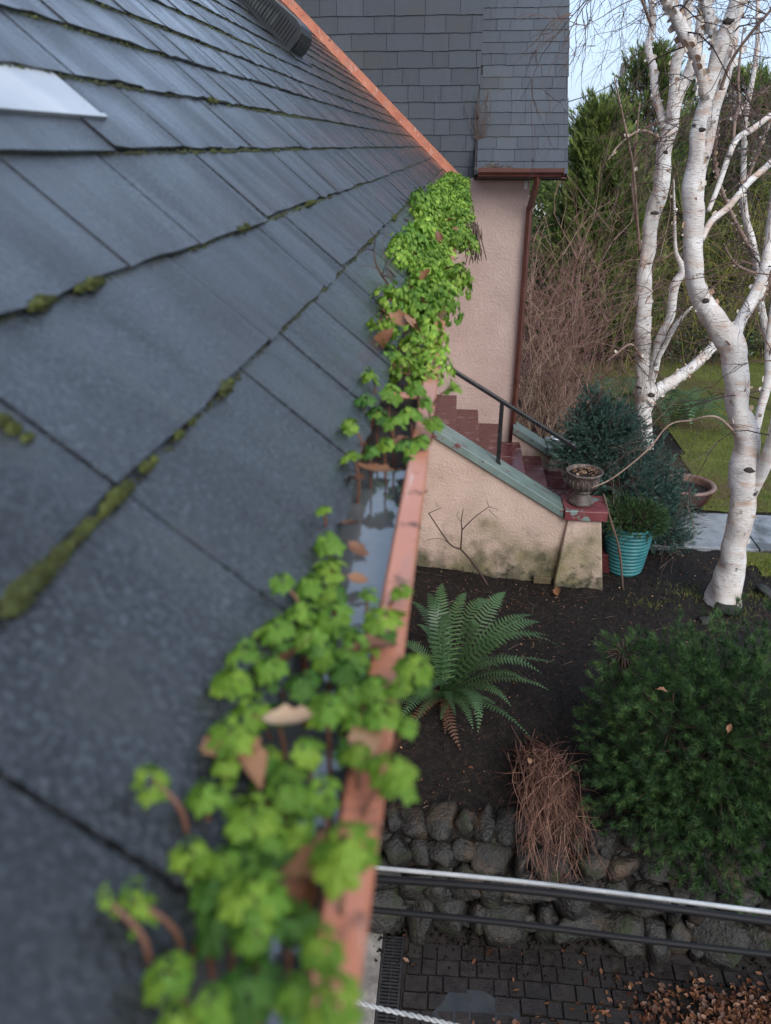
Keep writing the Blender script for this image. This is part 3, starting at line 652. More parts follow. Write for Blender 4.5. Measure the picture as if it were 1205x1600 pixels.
# ================================================================ overhead cables
M_cab = mat('black_cable', [(0.3, (0.006, 0.006, 0.007)), (0.7, (0.010, 0.010, 0.012))], scale=30, rough=(0.5, 0.65), spec=.2)
M_wcab = mat('grey_cable', [(0.25, (0.22, 0.23, 0.24)), (0.6, (0.4, 0.42, 0.43)), (0.85, (0.55, 0.56, 0.56))], scale=14, rough=(0.35, 0.6), rscale=(40, (1, 1, 1)))
def cable(name, pxs, Y, r, m, label, twist=0):
    pts = [at_y(x, y, Y) for x, y in pxs]
    a, b = pts[0], pts[-1]; d = (b - a) / (b[0] - a[0]); P = [a + d * (-.46 - a[0])] + catmull(pts, 12) + [b + d * k * .8 + np.array([0, 0, .006 * k * k]) for k in range(1, 7)]
    if not twist: mb = MB().tube(P, r, 10)
    else:
        mb = MB()
        Q = []
        for i in range(len(P) - 1):
            for k in range(6): Q.append(P[i] + (P[i + 1] - P[i]) * k / 6)
        for ph in (0, math.pi):
            s = 0; R_ = []
            for i, q in enumerate(Q):
                s += 0 if i == 0 else np.linalg.norm(Q[i] - Q[i - 1]); an = s * twist + ph
                R_.append(q + np.array([0, math.cos(an), math.sin(an)]) * r * .75)
            mb.tube(R_, r * .8, 6)
    return tag(mb.build(name, m, smooth=True), label, 'cable', 'cables crossing in front of the stone wall')
cable('overhead_cable', [(575, 1372), (800, 1389), (1000, 1413), (1205, 1441)], 1.15, .0080, M_cab, 'thick black cable running just below the grey one')
cable('overhead_cable', [(575, 1421), (800, 1443), (1000, 1468), (1205, 1492)], 1.15, .0070, M_cab, 'lowest black cable across the foot of the stone wall')
cable('overhead_cable', [(600, 1357), (800, 1376), (1000, 1400), (1205, 1426)], 1.18, .0052, M_wcab, 'pale grey cable, the uppermost of the three crossing the stone wall')
cable('overhead_cable', [(545, 1562), (600, 1577), (660, 1590), (730, 1607)], 1.0, .0036, M_wcab, 'twisted pale grey wire across the bottom corner above the drain', twist=190)
# ================================================================ vegetation helpers
def needles(P, D, L, n, nl, nw, spread, tint, up=0.0, r=rng, quad=False):
    """shoots: base P (k,3), unit direction D, length L (k,), n needles each; returns V, F, tint"""
    k = len(P); P = np.repeat(P, n, 0); D = np.repeat(D, n, 0); Ls = np.repeat(L, n); tt = np.repeat(tint, n)
    s = r.random(k * n) ** .8
    ref = unit(r.normal(size=(k * n, 3))); side = unit(np.cross(D, ref))
    a = spread * (1.15 - .75 * s) * r.uniform(.75, 1.2, k * n)
    nd = unit(D * np.cos(a)[:, None] + side * np.sin(a)[:, None] + np.array([0, 0, up]))
    tt = tt + .34 * (s - .5); b = P + D * (Ls * s)[:, None]; ln = nl * r.uniform(.7, 1.15, k * n)
    wv = unit(np.cross(nd, unit(r.normal(size=(k * n, 3))))) * nw
    tip = b + nd * ln[:, None]
    V = np.stack([b - wv * .5, b + wv * .5, tip], 1).reshape(-1, 3)
    return V, np.arange(len(V)).reshape(-1, 3), np.repeat(np.clip(tt + r.normal(0, .08, k * n), 0, 1), 3)
def foliage(name, parts, m, parent=None):
    V = np.concatenate([p[0] for p in parts]); off = 0; F = []
    for p in parts: F.append(p[1] + off); off += len(p[0])
    return place(name, np_mesh(name, V, np.concatenate(F), tint=np.concatenate([p[2] for p in parts])), m, parent)
def twig(mb, p, d, ln, r, depth, grav=-.12, wob=.25, n=3, seg=6, kids=(3, 6), rr=random, shrink=.5, tmin=.15):
    p = np.array(p, float); d = unit(d); P = [p]; t = rr.random()
    for i in range(seg):
        d = unit(d + np.array([rr.gauss(0, wob), rr.gauss(0, wob), rr.gauss(0, wob) + grav])); p = p + d * ln / seg; P.append(p)
    mb.tube(P, [r * (1 - .75 * i / seg) for i in range(seg + 1)], n, cap=False, tint=t)
    if depth > 0:
        for _ in range(rr.randint(*kids)):
            j = rr.randint(max(1, int(seg * tmin)), seg); dd = unit(P[j] - P[j - 1]); sd = unit(np.cross(dd, unit([rr.gauss(0, 1), rr.gauss(0, 1), rr.gauss(0, 1)])))
            twig(mb, P[j], dd + sd * rr.uniform(.5, 1.1), ln * shrink * rr.uniform(.6, 1.2), r * .55, depth - 1, grav, wob, n, max(3, seg - 1), kids, rr, shrink, tmin)
def rand_dirs(n, r=rng): return unit(r.normal(size=(n, 3)))

# ================================================================ birches
M_birch = mat('birch_bark', [(0.25, (0.5, 0.47, 0.445)), (0.5, (0.69, 0.665, 0.645)), (0.78, (0.82, 0.805, 0.79))], scale=4, detail=8, stretch=(1, 1, 2.5), rough=(0.5, 0.75), bump=.8, bscale=26, bdist=.014, bstretch=(1, 1, 6),
              layers=[(2.6, (1, 1, 1.6), .46, .7, (0.56, 0.5, 0.46), None), (4.2, (1, 1, 2.6), .53, .72, (0.5, 0.34, 0.25), None), (22, (1, 1, 8), .58, .72, (0.5, 0.47, 0.45), None), (13, (1.1, 1.1, 10), .63, .69, (0.14, 0.11, 0.095), None), (6.5, (1, 1, 1.8), .66, .72, (0.06, 0.05, 0.045), .9), (70, (1, 1, 4), .64, .72, (0.3, 0.27, 0.25), None)])
M_peel = mat('peeling_bark', [(0.25, (0.4, 0.26, 0.17)), (0.5, (0.62, 0.53, 0.44)), (0.8, (0.72, 0.68, 0.63))], scale=9, rough=(0.6, 0.85), attr='tint', trans=.15)
M_btwig = mat('birch_twig', [(0.2, (0.028, 0.016, 0.014)), (0.55, (0.06, 0.033, 0.027)), (0.85, (0.13, 0.07, 0.05))], scale=6, rough=(0.5, 0.8), attr='tint')
M_pale = mat('pale_branch', [(0.2, (0.10, 0.062, 0.045)), (0.5, (0.22, 0.15, 0.115)), (0.8, (0.4, 0.32, 0.27))], scale=7, rough=(0.5, 0.8))
M_knot = mat('bark_scar', [(0.3, (0.015, 0.012, 0.011)), (0.7, (0.06, 0.045, 0.038))], scale=40, rough=(0.8, .95), bump=.8, bscale=90, bdist=.01)
def limb_pts(tr, Y0, Y1):
    """traced (x, y, width px) -> points and radii at real depth"""
    tr = list(tr); tr[-1] = (tr[-1][0], tr[-1][1], min(2.0, tr[-1][2]))
    n = len(tr); P = []; R = []
    for i, (x, y, wpx) in enumerate(tr):
        if 0 < i < n - 1: x += 2.2 * math.sin(i * 2.9 + tr[0][0]); y += 2.0 * math.sin(i * 4.3 + tr[0][1]); wpx *= 1 + .05 * math.sin(i * 5.1)
        Y = Y0 + (Y1 - Y0) * i / max(1, n - 1); p = at_y(x, y, Y); P.append(p); R.append(wpx * .45 * depth(p) / FPX)
    Q = catmull([np.append(p, r) for p, r in zip(P, R)], 6)
    return [q[:3] for q in Q], [max(.002, q[3]) for q in Q]
def birch(name, label, trunk, Yt, limbs, twig_n, seed, tw=(.5, 1.3), knots=()):
    rr = random.Random(seed); P, R = limb_pts(trunk, *Yt)
    base = P[0].copy(); base[2] = gz(base[0], base[1])
    T = empty(name, base); tag(T, label, 'tree', 'white barked birch trees')
    P = [base - [0, 0, .12]] + P; R = [R[0] * 1.2] + R; R[1] *= 1.03
    MB().tube(P, R, 18, rn=.28).build('trunk', M_birch, T, smooth=True)
    segs = [(P, R)]
    for lt, ly in limbs:
        p, r = limb_pts(lt, *ly); MB().tube(p, r, 12 if max(q[2] for q in lt) > 8.5 else 6, rn=.18).build('branch', M_birch if max(q[2] for q in lt) > 8.5 else M_pale, T, smooth=True); segs.append((p, r))
    # curls of peeling bark
    V = MB()
    for _ in range(320):
        p, r = rr.choice(segs[:4] if rr.random() < .75 else segs); i = rr.randrange(len(p) - 1); d = unit(p[i + 1] - p[i]); s = unit(np.cross(d, unit([rr.gauss(0, 1), rr.gauss(0, 1), rr.gauss(0, .3)]))); u = np.cross(d, s)
        c = p[i] + s * r[i] * .98; wd = rr.uniform(.012, .05); h = rr.uniform(.008, .03); out = rr.uniform(.006, .03); t = rr.random()
        a = [c - d * h, c + d * h, c + u * wd * .5 + s * out * .35 + d * h * .9, c + u * wd * .5 + s * out * .35 - d * h * .8, c + u * wd * .8 + s * out + d * h * .6, c + u * wd * .8 + s * out - d * h * .6]
        V.add(a, [(0, 1, 2, 3), (3, 2, 4, 5)], t)
    tag(V.build('peeling_bark', M_peel, T), kind='stuff')
    for (x, y, s, Y) in knots:
        c = at_y(x, y, Y); m = MB(); ln = s * depth(c) / FPX
        m.lathe([(0.0, -.35), (.6, -.25), (.95, 0), (.55, .22), (0, .28)], 10); m.v = [tuple(np.array(v) * (1 + .55 * mnoise.noise(Vector(v) * 1.4 + Vector((x, y, 0))))) for v in m.v]; tocam = unit(CAM - c); rt = unit(np.cross(tocam, [0, 0, 1])); upv = np.cross(rt, tocam)
        o = m.build('knot', M_knot, T, smooth=True); o.matrix_parent_inverse = Matrix.Identity(4); o.matrix_basis = Matrix.Translation(-T.location) @ basis(rt, upv, tocam, c, (ln * .42, ln * .24, ln * .22))
    # fine twigs
    tb = MB()
    for _ in range(twig_n):
        p, r = rr.choice(segs[1:] if rr.random() < .85 else segs); i = rr.randrange(len(p) // 3, len(p) - 1)
        if p[i][2] < 1.2: continue
        d = np.array([rr.gauss(0, 1), rr.gauss(0, .8), rr.uniform(-.1, .7)])
        if proj(p[i])[0] < 1000 and d[0] < 0: d[0] *= -.3
        twig(tb, p[i], d, rr.uniform(*tw), min(.0065, r[i] * .4), 2, grav=-.13, wob=.22, seg=8, kids=(3, 6), rr=rr, shrink=.45)
    tag(tb.build('crown', M_btwig, T), kind='stuff')
    return T
birch('birch_tree', 'tall white birch with a thick forking trunk nearest the planting bed',
      [(1130, 938, 58), (1140, 890, 46), (1150, 850, 44), (1157, 798, 43), (1164, 740, 44), (1165, 686, 40), (1155, 640, 38), (1151, 600, 39), (1146, 545, 44), (1126, 512, 40), (1103, 480, 35), (1088, 445, 32), (1083, 415, 32), (1083, 370, 32), (1083, 330, 33), (1082, 290, 30), (1087, 240, 26), (1093, 200, 25), (1104, 148, 25), (1123, 87, 25), (1139, 34, 23), (1153, -10, 22), (1175, -120, 17), (1190, -260, 9)], (6.38, 6.15),
      [([(1090, 320, 20), (1094, 270, 24), (1103, 218, 25), (1119, 165, 22), (1136, 100, 20), (1150, 40, 17), (1160, -30, 15), (1165, -200, 8)], (6.35, 6.6)),
       ([(1101, 150, 16), (1099, 125, 18), (1086, 87, 20), (1069, 50, 20), (1049, 17, 19), (1036, -15, 17), (1010, -100, 12), (990, -230, 6)], (6.15, 5.9)),
       ([(1121, 70, 12), (1113, 44, 17), (1103, 10, 17), (1095, -40, 15), (1085, -160, 8)], (6.2, 6.4)),
       ([(1150, 520, 22), (1160, 495, 20), (1175, 469, 19), (1192, 429, 18), (1202, 390, 17), (1206, 330, 16), (1222, 230, 13), (1240, 80, 8)], (6.35, 6.9)),
       ([(1163, 790, 30), (1182, 750, 27), (1198, 715, 25), (1215, 660, 22), (1222, 560, 19), (1235, 420, 15), (1260, 250, 9)], (6.38, 5.9)),
       ([(1176, 690, 16), (1190, 640, 15), (1199, 590, 14), (1204, 520, 12), (1214, 430, 9)], (6.36, 6.6)),
       ([(1096, 375, 11), (1112, 345, 12), (1136, 323, 12), (1170, 289, 11), (1203, 252, 10), (1250, 200, 7)], (6.3, 6.8)),
       ([(1107, 330, 8), (1124, 290, 9), (1136, 249, 10), (1153, 218, 10), (1175, 200, 10), (1205, 181, 8), (1260, 150, 5)], (6.3, 7.0)),
       ([(1146, 225, 7), (1150, 190, 7), (1153, 160, 6), (1156, 120, 5), (1162, 40, 3)], (6.7, 6.9)),
       ([(1126, 140, 7), (1145, 95, 6), (1175, 50, 6), (1205, 15, 5), (1250, -40, 3)], (6.3, 6.0)),
       ([(1160, 690, 6), (1120, 652, 4.5), (1080, 655, 3.5), (1045, 666, 3), (1010, 705, 3), (960, 744, 3), (925, 762, 2.5)], (6.3, 6.0))],
      105, 21, knots=[(1097, 203, 16, 6.05), (1139, 33, 22, 5.95), (1103, 470, 16, 6.05), (1170, 735, 20, 6.15)])
birch('birch_tree', 'slimmer white birch rising behind the blue green spruce',
      [(1006, 704, 31), (1007, 660, 28), (1007, 620, 32), (1006, 575, 26), (1005, 530, 26), (1005, 480, 26), (1008, 430, 25), (1012, 387, 25), (1022, 336, 28), (1031, 290, 26), (1039, 240, 25), (1047, 195, 24), (1059, 151, 22), (1076, 116, 20), (1088, 80, 17), (1095, 34, 15), (1100, -30, 12), (1108, -140, 6)], (10.5, 10.2),
      [([(1036, 200, 12), (1031, 178, 14), (1025, 140, 13), (1019, 110, 12), (1015, 74, 11), (1018, 34, 11), (1017, -20, 10), (1010, -120, 6)], (10.3, 10.6)),
       ([(1048, 185, 14), (1050, 145, 17), (1059, 101, 18), (1068, 60, 17), (1075, 20, 16), (1078, -30, 14), (1082, -160, 7)], (10.25, 10.0)),
       ([(1010, 628, 22), (1028, 610, 24), (1055, 592, 21), (1089, 566, 17), (1122, 537, 15), (1160, 500, 12), (1200, 440, 9)], (10.4, 10.9)),
       ([(1012, 610, 14), (1022, 580, 17), (1032, 529, 15), (1046, 495, 14), (1055, 450, 14), (1065, 423, 12), (1058, 390, 7), (1052, 340, 5), (1053, 280, 4)], (10.4, 10.1)),
       ([(1024, 570, 8), (1046, 523, 9), (1062, 500, 8), (1082, 478, 7)], (10.3, 10.0)),
       ([(1000, 396, 5), (996, 330, 5), (988, 260, 4.5), (978, 200, 4), (960, 120, 3)], (10.4, 9.6)),
       ([(1000, 380, 4), (990, 300, 4), (992, 230, 3.5), (1000, 160, 2.5)], (10.35, 9.9)),
       ([(1003, 560, 5), (985, 540, 5), (965, 552, 4), (948, 565, 3)], (10.2, 9.9)),
       ([(1030, 215, 5), (1000, 205, 5), (972, 225, 4), (950, 250, 3)], (10.2, 9.7)),
       ([(1018, 40, 6), (1003, 0, 5), (985, -40, 4), (968, -60, 3)], (10.4, 10.0)), ([(1017, -60, 7), (1000, -110, 5), (985, -150, 4), (965, -160, 3)], (10.4, 10.0))],
      100, 33, tw=(.5, 1.25), knots=[(1022, 333, 16, 9.98), (1040, 238, 12, 9.95), (1018, 618, 16, 10.1)])
birch('birch_tree', 'pale thin birch stems at the right edge behind the near trunk',
      [(1225, 640, 16), (1205, 560, 14), (1190, 470, 13), (1178, 400, 12), (1165, 330, 11), (1160, 260, 10), (1168, 180, 9), (1180, 90, 8), (1186, 0, 7), (1190, -120, 4)], (12.3, 12.0),
      [([(1178, 400, 8), (1150, 345, 8), (1128, 300, 7), (1118, 250, 6), (1120, 190, 5), (1110, 110, 4)], (12.1, 11.8)),
       ([(1163, 290, 7), (1185, 240, 7), (1202, 190, 6), (1225, 120, 5)], (12.1, 12.3)),
       ([(1190, 470, 8), (1212, 420, 7), (1235, 340, 6)], (12.2, 12.5)), ([(1184, 430, 6), (1150, 410, 5), (1130, 380, 4)], (12.1, 11.7))],
      75, 45, tw=(.8, 2.0))

# ================================================================ evergreen trees behind the lawn
M_pine = mat('pine_needles', [(0.2, (0.018, 0.037, 0.012)), (0.5, (0.09, 0.135, 0.032)), (0.85, (0.25, 0.31, 0.085))], spec=.25, scale=2, rough=(0.5, 0.8), attr='tint', trans=.15)
M_bark = mat('brown_bark', [(0.25, (0.03, 0.02, 0.014)), (0.6, (0.07, 0.048, 0.034)), (0.85, (0.12, 0.085, 0.06))], scale=9, stretch=(1, 1, .3), rough=(0.7, 0.95), bump=.8, bscale=24, bdist=.02)
def pine(name, label, base_px, top_px, Y, wpx, n, seed, m=M_pine, lean=0, shoot=.36, up=.55, tmean=.5, prof=None, group='evergreens behind the lawn'):
    r = np.random.default_rng(seed); b = at_y(base_px[0], base_px[1], Y); b[2] = 0; t = at_y(top_px[0], top_px[1], Y); H = t[2]; R = wpx * .5 * depth(t) / FPX
    T = empty(name, b); tag(T, label, 'tree', group)
    ax = lambda s: b + (np.array([t[0], t[1], t[2]]) - b) * s
    MB().tube([ax(s) for s in (0, .3, .6, .95)], [R * .09, R * .07, R * .045, .01], 8).build('trunk', M_bark, T, smooth=True)
    prof = prof or (lambda s: (1 - s) ** .7 * (.55 + .45 * min(1, s * 4)) + .03)
    br = MB(); P = []; D = []
    nb = max(16, n // 14)
    for i in range(nb):
        s = r.uniform(.06, .97) ; a = r.random() * 6.283; L = R * prof(s) * r.uniform(.6, 1.15)
        c = ax(s); o = np.array([math.cos(a), math.sin(a), .0]); e = c + o * L + np.array([0, 0, L * up * .6])
        br.tube([c, (c + e) / 2 - [0, 0, .06 * L], e], [.012 + .02 * (1 - s), .012, .005], 4, cap=False)
        for k in range(max(4, int(n / nb))):
            q = r.uniform(.25, 1.0) ** .6; p = c + (e - c) * q + r.normal(0, .11 * L + .05, 3)
            P.append(p); D.append(unit(o * r.uniform(.1, .8) + r.normal(0, .35, 3) + np.array([0, 0, up + .35])))
    br.build('branches', M_bark, T)
    P = np.array(P); D = np.array(D); k = len(P)
    f = foliage('crown', [needles(P, D, shoot * r.uniform(.6, 1.2, k), 30, shoot * .3, shoot * .05, .8, np.clip(r.normal(tmean, .2, k), 0, 1), up=.15, r=r)], m, T)
    return T
pine('pine_tree', 'bushy olive green pine standing next to the corner of the wing', (928, 560), (938, 175), 15.5, 215, 3600, 1, tmean=.58, shoot=.4)
pine('pine_tree', 'taller pine with upright shoots directly behind the slim birch', (1010, 560), (1012, 85), 19, 260, 2400, 2, tmean=.47)
pine('pine_tree', 'pine seen between the two birch trunks with bare brown tips', (1100, 560), (1085, 130), 21, 260, 1700, 3, tmean=.42)
pine('pine_tree', 'yellowish pine at the right edge behind the near birch', (1180, 560), (1165, 110), 20, 270, 2200, 4, tmean=.6)
pine('pine_tree', 'dark pine cut off by the right edge of the picture', (1290, 560), (1270, 150), 21, 260, 1200, 5, tmean=.45)
M_dkhedge = mat('dark_hedge', [(0.2, (0.014, 0.028, 0.01)), (0.5, (0.04, 0.065, 0.022)), (0.85, (0.09, 0.13, 0.04))], scale=2, rough=(0.45, 0.75), attr='tint', trans=.1)
M_olive = mat('olive_broom', [(0.2, (0.07, 0.085, 0.015)), (0.5, (0.17, 0.175, 0.035)), (0.85, (0.33, 0.27, 0.06))], scale=2, rough=(0.5, 0.8), attr='tint', trans=.2)
def leafy_bush(name, label, c_px, Y, rx, rz, n, seed, m, leaf=.05, group=None, ry=None, zc=None, stems=True):
    r = np.random.default_rng(seed); c = at_y(c_px[0], c_px[1], Y)
    if zc is not None: c[2] = zc
    ry = ry or rx; T = empty(name, (c[0], c[1], 0)); tag(T, label, 'shrub', group)
    if stems:
        sb = MB()
        for _ in range(12): twig(sb, (c[0] + r.normal(0, rx * .15), c[1] + r.normal(0, ry * .15), 0), r.normal(0, .4, 3) + [0, 0, 1], c[2] + rz * .7, .018, 1, grav=0, wob=.12, seg=5)
        sb.build('stems', M_bark, T)
    d = rand_dirs(n, r); q = c + d * (np.array([rx, ry, rz]) * (r.random((n, 1)) ** .28) * (1 + .28 * np.array([mnoise.noise(Vector(v * 2.2 + seed)) for v in d])[:, None]))
    q[:, 2] = np.maximum(q[:, 2], .03)
    u = unit(r.normal(size=(n, 3)) + d * .5 + [0, 0, .4]); s = unit(np.cross(u, rand_dirs(n, r))); ll = leaf * r.uniform(.6, 1.3, (n, 1))
    V = np.stack([q, q + u * ll * .5 + s * ll * .3, q + u * ll, q + u * ll * .5 - s * ll * .3], 1).reshape(-1, 3)
    o = place('crown', np_mesh('crown', V, np.arange(len(V)).reshape(-1, 4), tint=np.repeat(np.clip(r.normal(.45, .2, n), 0, 1), 4)), m, T)
    return T
leafy_bush('evergreen_shrub', 'dark evergreen shrub below the pine beside the slim birch', (940, 490), 15.8, 1.0, .95, 7000, 11, M_dkhedge, .09, 'shrubs along the far edge of the lawn')
leafy_bush('evergreen_shrub', 'very dark low hedge between the birches at the back of the lawn', (1060, 520), 16.6, 1.7, .55, 7000, 12, M_dkhedge, .08, 'shrubs along the far edge of the lawn')
leafy_bush('evergreen_shrub', 'dark hedge behind the fork of the near birch', (1200, 510), 17, 1.4, .7, 5000, 13, M_dkhedge, .08, 'shrubs along the far edge of the lawn')
leafy_bush('evergreen_shrub', 'rounded pale green shrub seen below the brown gutter end', (850, 330), 21, 1.2, .9, 6000, 14, M_pine, .1, 'shrubs along the far edge of the lawn')
def broom(name, label, c_px, Y, rx, h, n, seed, m, spread=.5, ln=.5, grav=-.05, sub=2, rad=.006, group='feathery shrubs at the back of the garden', z0=0, n3=3, wob=.12, kids=(3, 5)):
    rr = random.Random(seed); c = at_y(c_px[0], c_px[1], Y); T = empty(name, (c[0], c[1], z0)); tag(T, label, 'shrub', group)
    mb = MB()
    for _ in range(n):
        p = (c[0] + rr.gauss(0, rx * .22), c[1] + rr.gauss(0, rx * .22), z0 - .02); d = np.array([rr.gauss(0, spread), rr.gauss(0, spread), 1])
        twig(mb, p, d, h * rr.uniform(.65, 1.1), rad, sub, grav=grav, wob=wob, seg=7, kids=kids, rr=rr, shrink=ln, tmin=.3)
    mb.build('branches', m, T); return T
broom('broom_shrub', 'yellow green feathery shrub glowing behind the slim birch', (990, 540), 15.0, 1.6, 1.7, 24, 51, M_olive, spread=.35, rad=.01)
broom('broom_shrub', 'olive feathery shrub between the two birch trunks', (1110, 545), 15.6, 2.4, 2.3, 32, 52, M_olive, spread=.3, rad=.01)
broom('broom_shrub', 'golden feathery shrub near the right edge of the lawn', (1185, 540), 16.4, 2.4, 3.2, 50, 53, M_olive, spread=.3, rad=.011)
M_red = mat('red_twigs', [(0.2, (0.11, 0.05, 0.042)), (0.5, (0.21, 0.11, 0.092)), (0.85, (0.34, 0.22, 0.18))], scale=4, rough=(0.5, 0.8), attr='tint')
M_tan = mat('tan_twigs', [(0.2, (0.08, 0.05, 0.032)), (0.5, (0.16, 0.105, 0.07)), (0.85, (0.26, 0.18, 0.12))], scale=4, rough=(0.5, 0.8), attr='tint')
broom('bare_shrub', 'dense bare red twigged shrub against the wing downspout', (850, 640), 10.6, 1.6, 2.75, 64, 61, M_red, spread=.17, grav=-.02, rad=.0085, group='bare winter shrubs beside the wing', ln=.42, kids=(4, 6))
broom('bare_shrub', 'bare pinkish shrub with upright tan stems behind the stair rail', (835, 640), 9.7, 1.0, 1.8, 34, 62, M_tan, spread=.2, grav=0, rad=.009, group='bare winter shrubs beside the wing', ln=.4)
broom('bare_shrub', 'bare rust coloured shrub spreading left of the slim birch', (915, 640), 11.4, 1.5, 1.15, 34, 63, M_red, spread=.4, grav=-.04, rad=.008, group='bare winter shrubs beside the wing', ln=.45)
broom('bare_shrub', 'hazy red shrub far behind the pale post', (850, 560), 13, 1.2, 1.9, 30, 64, M_red, spread=.3, grav=0, rad=.009, group='bare winter shrubs beside the wing', ln=.45)
leafy_bush('evergreen_tree', 'big dark evergreen filling the gap behind the slim birch', (985, 420), 23, 2.6, 2.4, 9000, 15, M_dkhedge, .16, 'evergreens behind the lawn')
leafy_bush('evergreen_tree', 'big dark evergreen filling the gap between the birch trunks', (1110, 430), 25, 3.0, 2.3, 9000, 16, M_dkhedge, .16, 'evergreens behind the lawn')
leafy_bush('evergreen_tree', 'big green evergreen far behind at the right edge', (1230, 420), 25, 3.2, 2.6, 9000, 17, M_pine, .16, 'evergreens behind the lawn')
leafy_bush('evergreen_shrub', 'low green shrub behind the red twigs left of the pine', (868, 450), 16.8, 1.25, 1.35, 7000, 18, M_pine, .1, 'shrubs along the far edge of the lawn')
# ================================================================ conifers and ferns near the stairs
M_spruce = mat('blue_spruce', [(0.2, (0.014, 0.034, 0.027)), (0.5, (0.05, 0.105, 0.082)), (0.85, (0.14, 0.225, 0.185))], spec=.25, scale=6, rough=(0.45, 0.75), attr='tint', trans=.08)
def conifer(name, label, base, tips, nsh, seed, m, shoot, nn, nl, nw, spread, cat='tree', group=None, jitter=.16, tm=.45, bark=M_bark):
    """tips: list of (centre, radii) ellipsoids of foliage filled with outward shoots"""
    r = np.random.default_rng(seed); T = empty(name, base); tag(T, label, cat, group)
    P = []; D = []; br = MB(); tot = sum(np.prod(np.array(q[1])) ** .6667 for q in tips)
    for c, rad in tips:
        c = np.array(c, float); rad = np.array(rad, float); k = int(nsh * np.prod(rad) ** .6667 / tot); d = rand_dirs(k, r)
        bump = 1 + jitter * np.array([mnoise.noise(Vector(v * 3.1 + seed)) + .6 * mnoise.noise(Vector(v * 7 + seed)) for v in d])
        rr_ = (1 - .5 * r.random(k) ** 3)[:, None]
        p = c + d * rad * rr_ * bump[:, None]; P.append(p); D.append(unit(d * .9 + r.normal(0, .35, (k, 3)) + [0, 0, .25]))
        br.tube([base, (np.array(base) + c) / 2 + [0, 0, .1 * rad[2]], c], [.03, .02, .008], 6)
        for _ in range(30): e = c + rand_dirs(1, r)[0] * rad * .9; br.tube([c, (c + e) / 2 + [0, 0, .03], e], [.01, .007, .003], 4, cap=False)
    br.build('trunk', bark, T, smooth=True)
    P = np.concatenate(P); D = np.concatenate(D); k = len(P)
    ok = P[:, 2] > np.array([gz0(a, b) for a, b in P[:, :2]]) + .02; P = P[ok]; D = D[ok]; k = len(P)
    foliage('crown', [needles(P, D, shoot * r.uniform(.6, 1.25, k), nn, nl, nw, spread, np.clip(r.normal(tm, .22, k), 0, 1), r=r)], m, T)
    return T
b = (1.95, 7.55, 0)
conifer('spruce_tree', 'dense blue green dwarf spruce sprawling behind the urn and planter', b,
        [(at_y(935, 672, 7.55), (.30, .28, .28)), (at_y(925, 705, 7.5), (.34, .3, .32)), (at_y(955, 700, 7.55), (.36, .3, .34)), (at_y(990, 745, 7.6), (.40, .34, .34)), (at_y(1015, 795, 7.6), (.40, .34, .36)), (at_y(1030, 835, 7.55), (.3, .28, .26)), (at_y(968, 765, 7.2), (.3, .24, .24)), (at_y(1010, 800, 7.25), (.22, .2, .3)), (at_y(928, 632, 7.55), (.11, .11, .17)), (at_y(893, 705, 7.45), (.13, .12, .11)), (at_y(975, 668, 7.5), (.13, .12, .13)), (at_y(1052, 850, 7.5), (.16, .14, .12)), (at_y(1030, 770, 7.5), (.16, .14, .14))],
        7600, 71, M_spruce, .085, 34, .026, .0052, 1.0, tm=.5, jitter=.42)
M_bright = mat('bright_conifer', [(0.2, (0.015, 0.038, 0.014)), (0.5, (0.036, 0.08, 0.026)), (0.85, (0.09, 0.155, 0.05))], scale=6, rough=(0.45, 0.75), attr='tint', trans=.1)
conifer('potted_conifer', 'bright green conifer shoots filling the teal planter', (1.76, 6.95, .48), [((1.76, 6.93, .58), (.27, .22, .14)), ((1.86, 6.95, .55), (.2, .18, .12))], 1300, 72, M_bright, .09, 24, .032, .005, .6, cat='conifer', tm=.55)
M_mugo = mat('mugo_needles', [(0.15, (0.005, 0.015, 0.005)), (0.5, (0.024, 0.064, 0.018)), (0.85, (0.095, 0.175, 0.05))], spec=.3, scale=4, rough=(0.4, 0.7), attr='tint', trans=.08)
c = at_y(1114, 1172, 4.12)
conifer('mugo_pine', 'large dark green rounded mugo pine spilling over the stone wall', (c[0], c[1] + .2, -.2),
        [(c + [0, 0, .04], (.72, .66, .76)), (c + [.33, .05, .2], (.56, .54, .56)), (c + [-.27, .1, .1], (.48, .44, .58)), (c + [.05, -.25, -.48], (.44, .36, .42)), (c + [-.2, -.1, -.28], (.48, .4, .48)), (c + [.5, -.1, -.2], (.55, .45, .62)), (c + [-.6, .3, .5], (.14, .14, .14))],
        5600, 73, M_mugo, .06, 56, .05, .0028, 1.05, cat='pine', jitter=.38)

